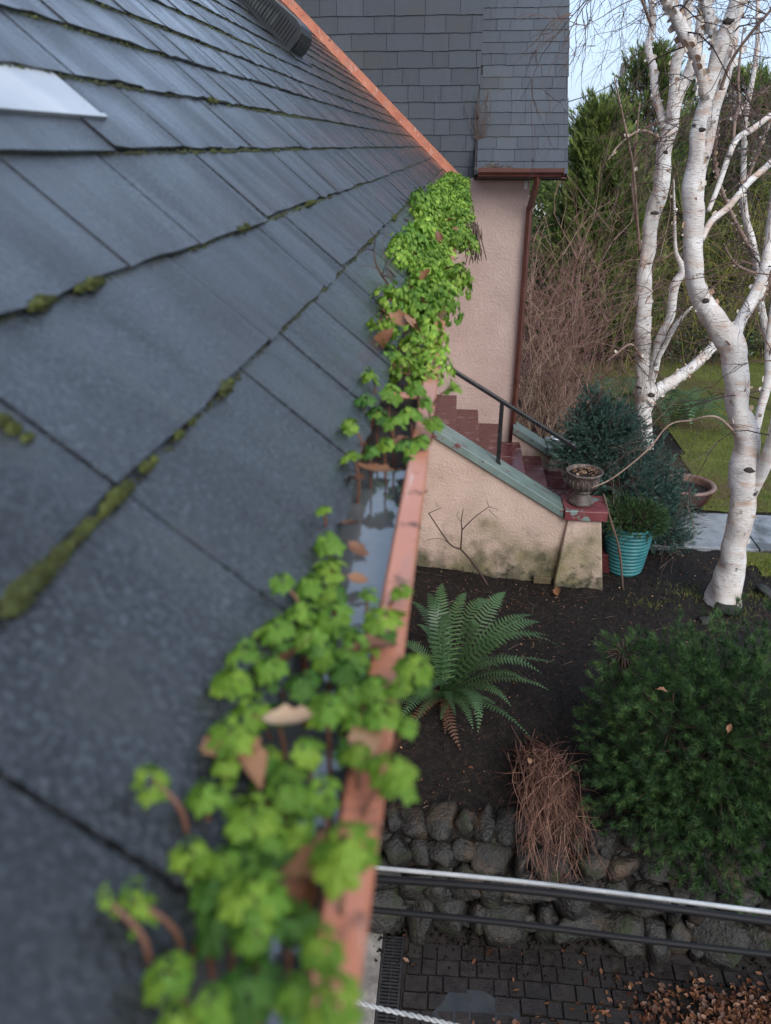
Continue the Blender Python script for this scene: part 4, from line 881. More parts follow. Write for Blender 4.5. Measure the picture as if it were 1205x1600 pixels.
M_fern = mat('fern_green', [(0.15, (0.018, 0.045, 0.014)), (0.5, (0.045, 0.1, 0.035)), (0.85, (0.1, 0.17, 0.06))], scale=3, rough=(0.4, 0.65), attr='tint', trans=.2)
M_fdead = mat('fern_dead', [(0.2, (0.05, 0.022, 0.012)), (0.6, (0.11, 0.05, 0.026)), (0.85, (0.17, 0.09, 0.05))], scale=6, rough=(0.6, 0.9), attr='tint')
def frond_mesh(base, tip, lift, n, wid, seed, curl=.0):
    """arching frond from base to tip: rachis plus n pairs of narrow pinnae"""
    rr = random.Random(seed); base = np.array(base, float); tip = np.array(tip, float); L0 = np.linalg.norm(tip - base)
    if L0 > .5: tip = tip - np.array([0, 0, .13 * L0])
    mid = (base + tip) / 2 + np.array([rr.gauss(0, .07), rr.gauss(0, .07), lift * rr.uniform(1.2, 2.2)]) * min(1.0, np.linalg.norm(tip - base) * 1.4)
    C = lambda t: base * (1 - t) ** 2 + 2 * mid * t * (1 - t) + tip * t * t
    mb = MB(); t0 = rr.uniform(.3, .7); roll = rr.gauss(0, .4)
    mb.tube([C(t) for t in np.linspace(0, 1, 10)], [.0045 * (1 - .8 * t) for t in np.linspace(0, 1, 10)], 4, tint=.35)
    L = np.linalg.norm(tip - base)
    for i in range(n):
        t = .1 + .9 * (i + .5) / n; p = C(t); d = unit(C(min(1, t + .02)) - C(t - .02)); s = unit(np.cross(d, [0, 0, 1])); up = np.cross(s, d); ro_ = roll * t + .25 * math.sin(t * 4 + seed); s, up = s * math.cos(ro_) + up * math.sin(ro_), up * math.cos(ro_) - s * math.sin(ro_)
        ln = wid * L * math.sin(math.pi * min(1, (.1 + .92 * t)) ** .75) ** .85 * rr.uniform(.9, 1.08) + .006; w_ = L / n * .5
        for sg in (-1, 1):
            v = unit(s * sg + d * .32 + up * rr.uniform(-.02, .14)); drop = -up * ln * rr.uniform(.05, .22)
            a = p - d * w_ * .5; b2 = p + d * w_ * .5; m1 = p + v * ln * .55 - d * w_ * .42 + drop * .3; m2 = p + v * ln * .55 + d * w_ * .46 + drop * .3; e = p + v * ln + drop
            mb.add([a, b2, m2, e, m1], [(0, 1, 2, 4), (4, 2, 3)], min(1, max(0, t0 + rr.gauss(0, .07))))
    return mb
def fern(name, label, base, fronds, n, wid, seed, group=None, dead=0, m=M_fern):
    T = empty(name, base); tag(T, label, 'fern', group); rr = random.Random(seed)
    for k, (tip, lift) in enumerate(fronds):
        b0 = np.array(base) + [rr.gauss(0, .025), rr.gauss(0, .025), .03]
        frond_mesh(b0, tip, lift, n, wid, seed * 100 + k).build('frond', m, T)
    for k in range(dead):
        a = rr.uniform(2.6, 6.6); l = rr.uniform(.2, .45)
        tip = np.array(base) + [math.cos(a) * l, math.sin(a) * l, .03]; tip[2] = gz(tip[0], tip[1]) + .03
        frond_mesh(np.array(base) + [0, 0, .05], tip, .08, 16, .12, seed * 77 + k).build('dead_frond', M_fdead, T)
fb = at_z(694, 1088, 0.0); fb[2] = gz(fb[0], fb[1])
FR = []
for x, y, Y, lf in ((668, 905, 5.15, .28), (692, 888, 5.3, .3), (730, 905, 5.25, .3), (652, 960, 4.9, .25), (776, 925, 5.2, .32), (792, 902, 5.45, .25), (836, 938, 5.15, .3), (884, 990, 4.95, .3), (862, 972, 5.15, .28), (872, 1015, 4.8, .3), (850, 1035, 4.7, .28), (848, 950, 5.25, .3), (832, 1052, 4.6, .22), (800, 1090, 4.45, .2), (712, 1118, 4.35, .2), (655, 1095, 4.45, .2), (645, 1030, 4.7, .22), (755, 1110, 4.4, .2), (745, 960, 4.9, .3), (700, 940, 4.95, .3), (835, 1140, 4.35, .12), (860, 1060, 4.7, .15), (610, 1000, 4.9, .25), (640, 920, 5.2, .25)):
    FR.append((at_y(x, y, Y), lf))
for q in range(18):
    a = random.uniform(0, 6.28); l = random.uniform(.35, .75); FR.append((fb + [math.cos(a) * l, math.sin(a) * l, random.uniform(.1, .5) * l], .3 * l))
fern('sword_fern', 'big green sword fern in the dark bed below the stair wall', fb, FR, 27, .105, 5, 'ferns in the garden', dead=5)
for (x, y, zr, nf, ln, lab, sd) in ((1050, 668, 0, 16, 1.1, 'dark fern to the right of the slim birch trunk', 6), (958, 640, 0, 15, .95, 'fern growing left of the slim birch behind the spruce', 7), (838, 665, .2, 6, .3, 'small pale fern beside the far green stair cap', 8), (1020, 645, 0, 13, 1.0, 'fern close behind the slim birch trunk', 9)):
    bb = at_z(x, y, zr); bb[2] = gz(bb[0], bb[1]); rr = random.Random(sd); F_ = []
    for k in range(nf):
        a = k * 6.283 / nf + rr.uniform(-.3, .3); l = ln * rr.uniform(.75, 1.15); F_.append((bb + [math.cos(a) * l, math.sin(a) * l, l * rr.uniform(.12, .5)], l * .35))
    fern('sword_fern', lab, bb, F_, 22, .13, sd, 'ferns in the garden')

# cut-back dead shrub hanging over the wall
M_dead = mat('dead_stems', [(0.15, (0.035, 0.015, 0.011)), (0.5, (0.105, 0.045, 0.032)), (0.85, (0.26, 0.14, 0.095))], scale=4, rough=(0.55, 0.85), attr='tint')
o0 = at_z(845, 1150, 0.0); o0[2] = gz(o0[0], o0[1]) + .03
T = empty('dead_shrub', o0); tag(T, 'dead brown shrub with stems hanging down over the stone wall', 'shrub'); mb = MB(); rr = random.Random(91)
for k in range(170):
    tx = rr.triangular(775, 965, 868); ty = rr.uniform(1240, 1385) if rr.random() < .8 else rr.uniform(1180, 1250); Y = 3.95 - .45 * (ty - 1180) / 200 + rr.gauss(0, .05)
    tx = 850 + (tx - 850) * (.4 + .6 * (ty - 1180) / 200)
    p0 = o0 + [rr.gauss(0, .11), rr.gauss(0, .09), rr.uniform(-.02, .06)]; p3 = at_y(tx, ty, Y); p1 = p0 + (p3 - p0) * .35 + [rr.gauss(0, .045), -.05, .11 + rr.gauss(0, .04)]; p2 = p0 + (p3 - p0) * .72 + [rr.gauss(0, .05), -.05 + rr.gauss(0, .03), .08]
    P = catmull([p0, p1, p2, p3], 4); t = rr.random(); mb.tube(P, [.0042 * (1 - .75 * i / 12) for i in range(13)], 3, cap=False, tint=t)
    for _ in range(3):
        j = rr.randint(4, 11); d = unit(P[j + 1] - P[j]); twig(mb, P[j], d + np.array([rr.gauss(0, .7), rr.gauss(0, .5), rr.gauss(0, .4)]), rr.uniform(.08, .22), .0022, 1, grav=-.1, wob=.2, seg=4, kids=(1, 2), rr=rr)
mb.build('stems', M_dead, T)

# leafless sapling in front of the stair wall
T = empty('bare_sapling', at_y(759, 905, 6.3)); tag(T, 'thin leafless sapling with forked twigs in front of the stair wall', 'sapling'); mb = MB()
def pl(pts, w0, w1):
    P = catmull([at_y(x, y, 6.28) for x, y in pts], 4); mb.tube(P, [w0 + (w1 - w0) * i / (len(P) - 1) for i in range(len(P))], 6, tint=.3)
pl([(762, 915), (750, 895), (735, 875), (720, 858)], .0125, .009); pl([(720, 858), (705, 852), (692, 835), (670, 802)], .0085, .005); pl([(670, 802), (690, 793)], .004, .002)
pl([(720, 858), (722, 828), (721, 815), (724, 795)], .0075, .003); pl([(722, 828), (742, 808), (764, 792)], .006, .003); pl([(764, 792), (780, 797)], .003, .0015); pl([(764, 792), (760, 780)], .003, .0015); pl([(705, 852), (690, 842), (668, 843)], .004, .002); pl([(764, 796), (772, 805), (780, 810)], .003, .0015)
pl([(721, 815), (714, 806), (718, 798)], .003, .0015); pl([(735, 875), (746, 866)], .003, .002); 
mb.build('stems', M_btwig, T, smooth=True)

# ================================================================ litter
pts = []
rr = random.Random(17)
for _ in range(2300):
    x = rr.gauss(2.05, .42); y = rr.gauss(2.98, .16)
    if y < 3.34 and x < 3.2: d = ((x - 2.05) / .8) ** 2 + ((y - 2.95) / .35) ** 2; pts.append((x, y, -.93 + max(0, .10 * (1 - d)) + rr.random() * .02))
for _ in range(90): pts.append((rr.gauss(.62, .14), rr.gauss(2.83, .05), -.925 + rr.random() * .02))
for _ in range(90): pts.append((rr.uniform(-.2, 2.6), rr.uniform(2.6, 3.42), -.928))
V, F, T_ = leaf_scatter(pts, .04, .7, rr, .6)
tag(place('leaf_litter', np_mesh('leaf_litter', V, F, tint=[max(0, t - .34) for t in T_]), M_dry), 'heap of wet brown fallen leaves on the brick paving', 'leaves', kind='stuff')
pts = []
for _ in range(1900):
    x = rr.uniform(-.6, 3.2); y = rr.uniform(3.9, 8.3); pts.append((x, y, gz(x, y) + .012))
V, F, T_ = leaf_scatter(pts, .02, .5, rr, .5)
tag(place('soil_crumbs', np_mesh('soil_crumbs', V, F, tint=[t * t * .9 for t in T_]), M_dry), 'scattered leaf crumbs and bark bits on the dark planting bed', 'debris', kind='stuff')
clods = MB()
for _ in range(3400):
    x = rr.uniform(-.7, 3.2); y = rr.uniform(3.85, 7.2); z = gz(x, y)
    if rr.random() < .2: y = 3.52 - .3 * rr.random() ** 2; z = -.938
    s = rr.triangular(.004, .03, .007); q = [(x + s * math.cos(a) * rr.uniform(.7, 1.2), y + s * math.sin(a) * rr.uniform(.7, 1.2), z - s * .3) for a in (0, 1.26, 2.5, 3.8, 5.0)]
    clods.add(q + [(x + rr.gauss(0, .2) * s, y + rr.gauss(0, .2) * s, z + s * rr.uniform(.5, .9))], [(i, (i + 1) % 5, 5) for i in range(5)])
tag(clods.build('soil_clods', M_soil), 'loose dark clods of wet soil in the planting bed', 'soil', kind='stuff')
def one_leaf(name, label, p, size, seed, t, group=None, curl=.3, wd=.5, n=None):
    r = random.Random(seed); mb = MB(); rows = 7; A = r.random() * 6.28
    Rm = Matrix.Rotation(A, 3, 'Z') @ Matrix.Rotation(r.gauss(0, curl), 3, 'X') @ Matrix.Rotation(r.gauss(0, curl), 3, 'Y'); vs = []; cup = r.uniform(.2, .9); bend = r.uniform(-.5, .5)
    for i in range(rows + 1):
        s = i / rows; w_ = wd * math.sin(math.pi * (.04 + .93 * s) ** .85) * (1 + .18 * math.sin(s * 19 + seed))
        for u in (-1, -.5, 0, .5, 1):
            q = Rm @ Vector((s - .5, u * w_ * .5, cup * (u * w_ * .5) ** 2 * 3 + bend * (s - .5) ** 2 + (.02 if u == 0 else 0) + r.uniform(-.012, .012))); vs.append((q.x * size, q.y * size, q.z * size))
    fs = [(i * 5 + k, i * 5 + k + 1, i * 5 + k + 6, i * 5 + k + 5) for i in range(rows) for k in range(4)]
    mb.add(vs, fs, t); q = Rm @ Vector((-.5, 0, bend * .25)); e = Rm @ Vector((-.72, 0.03, bend * .3 + .05)); mb.tube([np.array(q) * size, np.array(e) * size], size * .012, 4, tint=t * .6)
    o = place(name, mb.mesh(name, True), M_dry, loc=p); tag(o, label, 'leaf', group); return o
p = at_z(870, 927, .02); one_leaf('fallen_leaf', 'large orange dead leaf on the soil below the stair pier', p + [0, 0, .02], .14, 3, .5)
p = at_z(828, 1187, .0); p[1] -= .3; p = at_y(828, 1187, 4.02); one_leaf('fallen_leaf', 'small yellow leaf caught in the dead shrub', p, .07, 4, .8)
for k, (x, y, lab) in enumerate(((735, 1200, 'small orange leaf on bare soil left of the dead shrub'), (1140, 1137, 'rust brown leaf caught on the face of the mugo pine'), (1035, 1078, 'pale brown leaf stuck near the top of the mugo pine'))):
    p = at_z(x, y, -.05) if k == 0 else at_y(x, y, 3.5 if k == 1 else 3.72)
    one_leaf('fallen_leaf', lab, p, .06, 20 + k, .45)

# ================================================================ far things seen past the wing
M_zinc = mat('zinc_post', [(0.3, (.28, .3, .31)), (.7, (.4, .42, .43))], scale=6, rough=(.35, .55), metal=.3)
for k, (x, y0, w_, lab) in enumerate(((873, 278, 6, 'pale grey metal post left of the pine, nearer the wing'), (882, 276, 4, 'thinner dark grey post between the pine and the pale post'))):
    p = at_y(x, 345, 18.3 + k); t = at_y(x, y0 - 4, 18.3 + k); q = empty('metal_post', (p[0], p[1], 0)); tag(q, lab, 'post', 'metal posts beside the wing')
    MB().tube([(p[0], p[1], -.05), (p[0], p[1], t[2])], w_ * .5 * depth(t) / FPX, 10).build('pole', M_zinc, q, smooth=True); MB().lathe([(.0, t[2] + .02), (.05, t[2] + .012), (.055, t[2] - .03), (.035, t[2] - .03)][::-1], 10, (p[0], p[1])).build('post_cap', M_zinc, q, smooth=True)
M_pole = mat('weathered_pole', [(0.3, (.10, .095, .085)), (.7, (.2, .19, .17))], scale=4, stretch=(1, 1, .2), rough=(.8, .95))
p = at_y(966, 190, 42); t = at_y(974, 100, 42); up_ = empty('utility_pole', (p[0], p[1], 0)); tag(up_, 'thin grey utility pole rising above the pines against the sky', 'utility pole')
MB().tube([(p[0] - .1, p[1], -.5), p, t], [.16, .13, .11], 10).build('pole', M_pole, up_, smooth=True)
MB().tube([t, t + [0, 0, .06]], [.12, .05], 10).build('pole_cap', M_pole, up_, smooth=True)
a = at_y(880, 162, 30); b_ = at_y(972, 122, 41.8); wr = MB().tube(catmull([a + (a - b_) * .6, a, (a + b_) / 2 - [0, 0, .12], b_], 6), .018, 5); tag(wr.build('service_wire', M_cab, smooth=True), 'thin dark wire from the utility pole passing behind the wing roof', 'wire')
fh = at_y(848, 300, 48); F0 = empty('far_house', (fh[0], fh[1], 0)); tag(F0, 'small white far house glimpsed below the brown gutter', 'house')
M_wh = mat('white_wall', [(0.3, (.55, .56, .57)), (.7, (.66, .67, .67))], scale=2, rough=(.7, .9)); M_gl = mat('dark_window', [(0.3, (.03, .035, .04)), (.7, (.05, .055, .06))], scale=2, rough=(.1, .2))
hx0, hx1, hy = fh[0] - 3, fh[0] + 3, fh[1]
MB().box(hx0, hx1, hy, hy + 5, -.5, 2.5).build('wall', M_wh, F0)
MB().prism([(hy - .4, 2.501), (hy + 2.5, 3.3), (hy + 5.4, 2.501)], 'x', hx0 - .3, hx1 + .3).build('roof', M_shing2, F0)
for k in range(3): MB().box(hx0 + .8 + k * 1.7, hx0 + 1.8 + k * 1.7, hy - .03, hy + .02, 1.0, 2.1).build('window', M_gl, F0)
for (x, y, s_, lab) in ((1140, 955, .13, 'dark grey rock at the foot of the near birch'), (1196, 925, .12, 'dark grey rock at the right edge behind the mugo pine'), (1100, 968, .07, 'small dark rock left of the birch foot')):
    p = at_z(x, y, .02); o = bpy.data.objects.new('rock', stones[int(x) % 10]); link(o); o.location = (p[0], p[1], gz(p[0], p[1]) + s_ * .2); o.scale = (s_, s_ * .8, s_ * .6); o.rotation_euler = (.2, .1, x); tag(o, lab, 'rock', 'rocks near the birch foot')
sw2 = MB(); rr = random.Random(29)
for _ in range(420):
    x = rr.uniform(-.6, 3.2); y = rr.uniform(3.9, 7.3); p = np.array([x, y, gz(x, y) + .012]); d = unit([rr.gauss(0, 1), rr.gauss(0, 1), rr.uniform(-.05, .35)]); l = rr.triangular(.02, .2, .05)
    sw2.tube([p, p + d * l * .5 + [0, 0, .004], p + d * l + [rr.gauss(0, .1) * l, rr.gauss(0, .1) * l, -.006]], [.0022, .0018, .001], 3, cap=False, tint=rr.random())
tag(sw2.build('soil_twigs', M_twig), 'fine dead twigs lying on the dark planting bed', 'twigs', kind='stuff')
wd_ = MB()
for (cx, cy, n_, sp) in ((2.35, 6.55, 260, .3), (2.9, 6.5, 260, .35), (1.9, 6.25, 120, .3), (2.6, 6.15, 120, .3)):
    for _ in range(n_):
        x = rr.gauss(cx, sp * .5); y = rr.gauss(cy, sp * .3); z = gz(x, y); h = rr.uniform(.02, .06); a = rr.random() * 6.28
        wd_.add([(x - .002 * math.cos(a), y - .002 * math.sin(a), z), (x + .002 * math.cos(a), y + .002 * math.sin(a), z), (x + rr.gauss(0, .03), y + rr.gauss(0, .03), z + h)], [(0, 1, 2)], rr.random())
tag(wd_.build('sparse_grass', M_blade), 'sparse yellowing grass tufts around the foot of the near birch', 'grass', kind='stuff')
# ================================================================ moss on the shingle courses
M_moss = mat('moss', [(0.2, (0.016, 0.019, 0.008)), (0.5, (0.05, 0.062, 0.015)), (0.85, (0.15, 0.185, 0.035))], scale=180, detail=4, rough=(0.8, 0.95), bump=1.0, bscale=500, bdist=.003, attr='tint')
def blob(mb, c, s, seed, tint, axes=(AL, UP, NR), flat=.55, n=6, m=4):
    r = random.Random(seed); off = Vector((r.random() * 90, r.random() * 90, 0)); vs = []; fs = []
    for i in range(m + 1):
        ph = math.pi * .5 * i / m
        for k in range(n):
            a = 6.283 * k / n; q = Vector((math.cos(a) * math.cos(ph), math.sin(a) * math.cos(ph), math.sin(ph))); f = 1 + .6 * mnoise.noise(q * 1.9 + off) + .3 * mnoise.noise(q * 5 + off)
            vs.append(np.array(c) + (axes[0] * q.x * s[0] + axes[1] * q.y * s[1] + axes[2] * (q.z * s[2] - s[2] * .15)) * f)
    for i in range(m):
        for k in range(n): fs.append((i * n + k, i * n + (k + 1) % n, (i + 1) * n + (k + 1) % n, (i + 1) * n + k))
    mb.add(vs, fs, tint)
ml = MB(); rr = random.Random(3)
for ci in range(1, 14):
    t = COURSE[ci]; y = .1
    while y < 8.2:
        dn = mnoise.noise(Vector((y * 1.9, ci * 3.7, .5)))
        if dn > (.02 if ci == 1 and y < .9 else -.25 if ci in (1, 2, 3, 4) else -.1):
            s = rr.uniform(.0016, .0048) * (1 + max(0, dn) * 1.0) * (.62 if y < .9 else 1)
            blob(ml, roofp(y, t - rr.uniform(.0, .004), .007), (s * rr.uniform(1, 2.4), s * .9, s * .95), rr.random(), min(1, max(0, rr.gauss(.22 + .25 * max(0, dn), .12))), n=6, m=3)
        y += rr.uniform(.004, .016) if y < 3 else rr.uniform(.012, .05)
tag(ml.build('moss', M_moss, smooth=True), 'thin dark moss growing along the edges of the shingle courses', 'moss', kind='stuff')
def cushion(pxs, label, sizes, k):
    c = MB(); r = random.Random(k); hits = [roof_hit(*p, .013) for p in pxs]
    hits = [(y, min(COURSE, key=lambda c_: abs(c_ - t)) - .002 if min(abs(c_ - t) for c_ in COURSE) < .03 else t) for y, t in hits]
    for (y, t), s in zip(hits, sizes):
        s *= .74 * r.uniform(.8, 1.2); blob(c, roofp(y, t, .011), (s * 1.15, s * .66, s * .85), r.random(), r.uniform(.45, .75), n=12, m=6)
        for _ in range(150):
            a = r.random() * 6.28; q = math.sqrt(r.random()); z = math.sqrt(max(0, 1 - q * q)); b0 = roofp(y + math.cos(a) * q * s * .9, t + math.sin(a) * q * s * .65, .011 + z * s * .62); nn = unit(NR * (z + .3) + AL * math.cos(a) * q + UP * math.sin(a) * q)
            c.tube([b0, b0 + nn * s * r.uniform(.15, .42)], [s * .06, s * .008], 3, cap=False, tint=r.uniform(.3, 1.1) ** 1.3)
    o = c.build('moss_cushion', M_moss, smooth=True); tag(o, label, 'moss', 'moss cushions on the roof'); return o
CU = [([(350, 604), (366, 600)], 'round bright moss cushion on the lowest full course, topmost of that line', (.0125, .009)),
      ([(132, 434), (148, 430), (112, 438)], 'plump green moss cushion on the second course left of the roof', (.011, .0085, .007)),
      ([(52, 460), (38, 466), (70, 455)], 'moss cushion at the left edge on the second course', (.010, .0075, .007)),
      ([(18, 900), (38, 878), (2, 918)], 'large dark moss cushion at the left edge on the lowest course', (.015, .012, .012)),
      ([(168, 765), (150, 780), (185, 748)], 'long moss cushion halfway along the lowest course', (.0125, .010, .008)),
      ([(124, 806), (110, 822)], 'small moss cushion just below the long one', (.009, .008)),
      ([(72, 852), (88, 842)], 'moss cushion between the large dark one and the small one', (.010, .009)),
      ([(214, 714), (228, 705)], 'thin moss cushion above the long one on the lowest course', (.008, .007)),
      ([(280, 640), (262, 662)], 'low moss cushion left of the round bright one', (.008, .008)),
      ([(8, 655), (22, 668), (45, 682)], 'flat moss patch at the left edge between two courses', (.010, .008, .006)),
      ([(343, 169), (352, 171)], 'small yellow green moss tuft high on the fourth course', (.012, .009)),
      ([(388, 357), (383, 359), (378, 361)], 'moss tuft on the second course near the middle of the roof', (.010, .009, .009)),
      ([(490, 322), (486, 323), (494, 320)], 'moss tuft further along the second course', (.011, .010, .009)),
      ([(624, 349)], 'small green moss tuft beside the far end of the plants', (.018,)),
      ([(585, 383)], 'moss tuft on the lowest course near the plants', (.013,))]
for k, (px_, lab, sz) in enumerate(CU): cushion(px_, lab, sz, 300 + k)

# ================================================================ gutter contents
M_silt = mat('gutter_silt', [(0.25, (0.012, 0.009, 0.007)), (0.6, (0.035, 0.024, 0.017)), (0.85, (0.075, 0.05, 0.032))], scale=120, detail=6, rough=(0.5, 0.9), bump=.9, bscale=200, bdist=.006)
sv = []; sf = []; ysl = np.concatenate([np.arange(-1.4, 1.6, .012), np.arange(1.6, 8.33, .05)]); xsl = np.linspace(-.133, -.0325, 12)
for y in ysl:
    pool = sstep(.40, .46, np.array(y)) * (1 - sstep(.76, .80, np.array(y)))
    for x in xsl:
        e = .012 * mnoise.fractal(Vector((x * 30, y * 30, 0)), 1, 2, 3); far_ = float(sstep(.9, 1.6, np.array(y)))
        left = float(sstep(-.09, -.125, np.array(x)))
        sv.append((x + gxo(y), y, 3.502 + e + .02 * far_ - float(pool) * .028 * (1 - .2 * left)))
n = len(xsl); sf = [(i * n + k, i * n + k + 1, (i + 1) * n + k + 1, (i + 1) * n + k) for i in range(len(ysl) - 1) for k in range(n - 1)]
tag(place('gutter_silt', np_mesh('gutter_silt', sv, sf, smooth=True), M_silt), 'dark rotted silt filling the salmon gutter', 'silt', kind='stuff')
M_gw = mat('gutter_water', [(0.3, (0.06, 0.066, 0.07)), (0.7, (0.13, 0.14, 0.145))], scale=20, rough=(0.02, 0.06), bump=.06, bscale=40, bdist=.003, spec=.5, ior=2.1)
gwm = MB(); yy = np.arange(.12, .84, .02)
for y in yy: gwm.add([(-.1335 + gxo(y), y, 3.511), (-.0318 + gxo(y), y, 3.511)], [])
gwm.f = [(2 * i, 2 * i + 1, 2 * i + 3, 2 * i + 2) for i in range(len(yy) - 1)]
tag(gwm.build('gutter_water', M_gw), kind='structure')

# ---- seedlings: lobed three-part leaves
M_leafA = mat('leaf_yellow_green', [(0.15, (0.07, 0.15, 0.012)), (0.5, (0.13, 0.235, 0.02)), (0.85, (0.22, 0.33, 0.04))], spec=.3, scale=45, rough=(0.4, 0.62), attr='tint', trans=.3, bump=.5, bscale=420, bdist=.002, rand=.12, nmix=.15)
M_leafB = mat('leaf_mid_green', [(0.15, (0.05, 0.125, 0.012)), (0.5, (0.1, 0.21, 0.022)), (0.85, (0.18, 0.31, 0.04))], spec=.3, scale=45, rough=(0.4, 0.62), attr='tint', trans=.28, bump=.5, bscale=420, bdist=.002, rand=.12, nmix=.15)
M_leafC = mat('leaf_deep_green', [(0.15, (0.024, 0.075, 0.01)), (0.5, (0.055, 0.14, 0.018)), (0.85, (0.105, 0.22, 0.035))], spec=.3, scale=45, rough=(0.4, 0.62), attr='tint', trans=.25, bump=.5, bscale=420, bdist=.002, rand=.12, nmix=.15)
M_leafM = mat('leaf_mat_green', [(0.15, (0.07, 0.16, 0.014)), (0.5, (0.15, 0.275, 0.03)), (0.85, (0.28, 0.4, 0.06))], spec=.3, scale=45, rough=(0.4, 0.62), attr='tint', trans=.28, rand=.28, nmix=.15)
M_leafD = mat('leaf_reddish', [(0.15, (0.2, 0.10, 0.025)), (0.5, (0.33, 0.2, 0.05)), (0.85, (0.42, 0.34, 0.08))], scale=60, rough=(0.35, 0.6), attr='tint', trans=.25)
M_stem = mat('plant_stem', [(0.2, (0.11, 0.04, 0.03)), (0.6, (0.16, 0.075, 0.045)), (0.85, (0.17, 0.14, 0.06))], scale=30, rough=(0.45, 0.7))
def leaflet(mb, o, ang, ln, wd, r, rows=7, droop=.5, cup=.35):
    """one leaflet with three rounded lobes from o, pointing at angle ang in the local xy plane, veins sunk and blade puckered"""
    ca, sa = math.cos(ang), math.sin(ang); vs = []; dk = r.uniform(.8, 1.25) * droop; ck = r.uniform(.7, 1.3) * cup; t = min(1, max(0, r.gauss(.5, .15)))
    fine = rows > 4; na = 31 if fine else 9; rings = (.0, .35, .7, 1.0) if fine else (0, .6, 1.0); n = na
    for q in rings:
        for k in range(na):
            th = -2.55 + 5.1 * k / (na - 1)                      # sweep around the blade centre
            lob = 1 - (.30 if fine else .26) * math.sin(math.pi * th / 1.2) ** 2 + (.045 * math.cos(th * 14) if fine else 0)
            x = .44 * ln + math.cos(th) * .56 * ln * lob * q; y = math.sin(th) * .62 * wd * lob * q
            x = max(x, .0); s = x / ln; puck = .075 * ln * math.cos(2 * math.pi * th / 1.2) * q * (1.25 - q) * 1.6
            z = -dk * ln * s * s * .75 - ck * y * y / wd * 1.5 + puck
            vs.append((o[0] + ca * x - sa * y, o[1] + sa * x + ca * y, o[2] + z))
    fs = [(i * n + k, (i + 1) * n + k, (i + 1) * n + k + 1, i * n + k + 1) for i in range(len(rings) - 1) for k in range(n - 1)]
    mb.add(vs, fs, t)
def leaf_mesh(seed, m, rows=7, size=1.0, name='leaf'):
    """leaf with its stalk at the origin pointing along +x"""
    r = random.Random(seed); mb = MB()
    mb.tube([(0, 0, -.02 * size), (.25 * size, 0, 0)], .016 * size, 4, tint=.2)
    leaflet(mb, (.16 * size, 0, 0), r.gauss(0, .08), .86 * size, .8 * size, r, rows, droop=.62, cup=.42)
    me = mb.mesh(name, True); me.materials.append(m); return me
LEAF = {k: [leaf_mesh(10 * i + j, m) for j in range(5)] for i, (k, m) in enumerate((('A', M_leafA), ('B', M_leafB), ('C', M_leafC), ('D', M_leafD)))}
NPL = [0]
def seedling(px, py, dz, dia_px, kind, label=None, nl=6, base=None, seed=None, tilt=0.0, group='green seedlings rooted in the near gutter'):
    """plant whose leaf rosette is centred at the pixel, dz above the lip; every leaf is a part"""
    NPL[0] += 1; r = random.Random(seed or 500 + NPL[0]); top = at_z(px, py, 3.54 + dz)
    if (top - EAVE) @ NR < .024: yy_, tt_ = roof_hit(px, py, .026); top = roofp(yy_, tt_, .026)
    dia = dia_px * depth(top) / FPX
    if base is None:
        bx = min(-.042, max(-.128, top[0])) + gxo(top[1]); base = np.array([bx, top[1] + r.gauss(0, .006), 3.5])
        if abs(top[0] - bx) > .03: base[1] += r.uniform(.0, .02)
    base = np.array(base, float); T = empty('gutter_seedling', base)
    tag(T, label or {'C': 'deep green seedling low between taller ones in the near gutter', 'B': 'mid green seedling among the crowd in the near gutter'}.get(kind, 'bright seedling among the crowd in the near gutter'), 'plant', group)
    mid = (base + top) / 2 + np.array([r.gauss(0, .003), 0, .35 * np.linalg.norm((top - base)[:2])])
    dn_ = (mid - EAVE) @ NR
    if top[0] < -.11 and dn_ < .016: mid = mid + NR * (.016 - dn_)
    P = catmull([base - [0, 0, .004], mid, top - [0, 0, .002]], 5)
    MB().tube(P, [.0017 - .0006 * i / (len(P) - 1) for i in range(len(P))], 5).build('stem', M_stem, T, smooth=True)
    a0 = r.random() * 6.28; dia *= 1.12
    nl += 1; tiers = [(nl, 1.0, 0.0, kind), (3, .62, .004, kind)] + ([(max(3, nl - 2), .8, -.012, 'C' if kind != 'A' else r.choice('BC'))] if dz > .012 and dia_px > 60 and r.random() < .45 else [])
    for cnt, sc, dzz, kd0 in tiers:
        for k in range(cnt):
            a = a0 + dzz * 90 + k * 6.283 / cnt + r.gauss(0, .16); kd = kd0 if r.random() < .85 else r.choice('AB')
            if kind != 'A' and r.random() < .006: kd = 'D'
            ring = 1 if k % 2 == 0 else .8
            s = dia * .45 * sc * ring * r.uniform(.68, 1.15); pitch = r.uniform(.05, .45) * (1 if ring == 1 else .5) + .1
            o = bpy.data.objects.new('leaf', r.choice(LEAF[kd])); link(o, T)
            Rm = Matrix.Rotation(a, 4, 'Z') @ Matrix.Rotation(pitch, 4, 'Y') @ Matrix.Rotation(r.gauss(0, .22), 4, 'X')
            o.matrix_basis = Matrix.Translation(Vector(top - base) + Vector((0, 0, dzz * (1 if dz > .02 else .5) + .002 * (1.5 - ring * 1.0) + r.gauss(0, .0015)))) @ Matrix.Rotation(tilt, 4, 'X') @ Rm @ Matrix.Diagonal((s, s, s, 1))
    return T
S = seedling
S(236, 1212, .035, 105, 'A', 'yellow green seedling leaning out over the roof, set apart at the left', 5)
S(322, 1238, .028, 100, 'B', 'mid green seedling right of the one leaning out over the roof', 5)
S(212, 1402, .04, 92, 'A', 'yellow green seedling reaching furthest left over the shingles', 4)
S(166, 1400, .04, 45, 'A', 'tiny folded reddish bud at the far left end of a stem', 3)
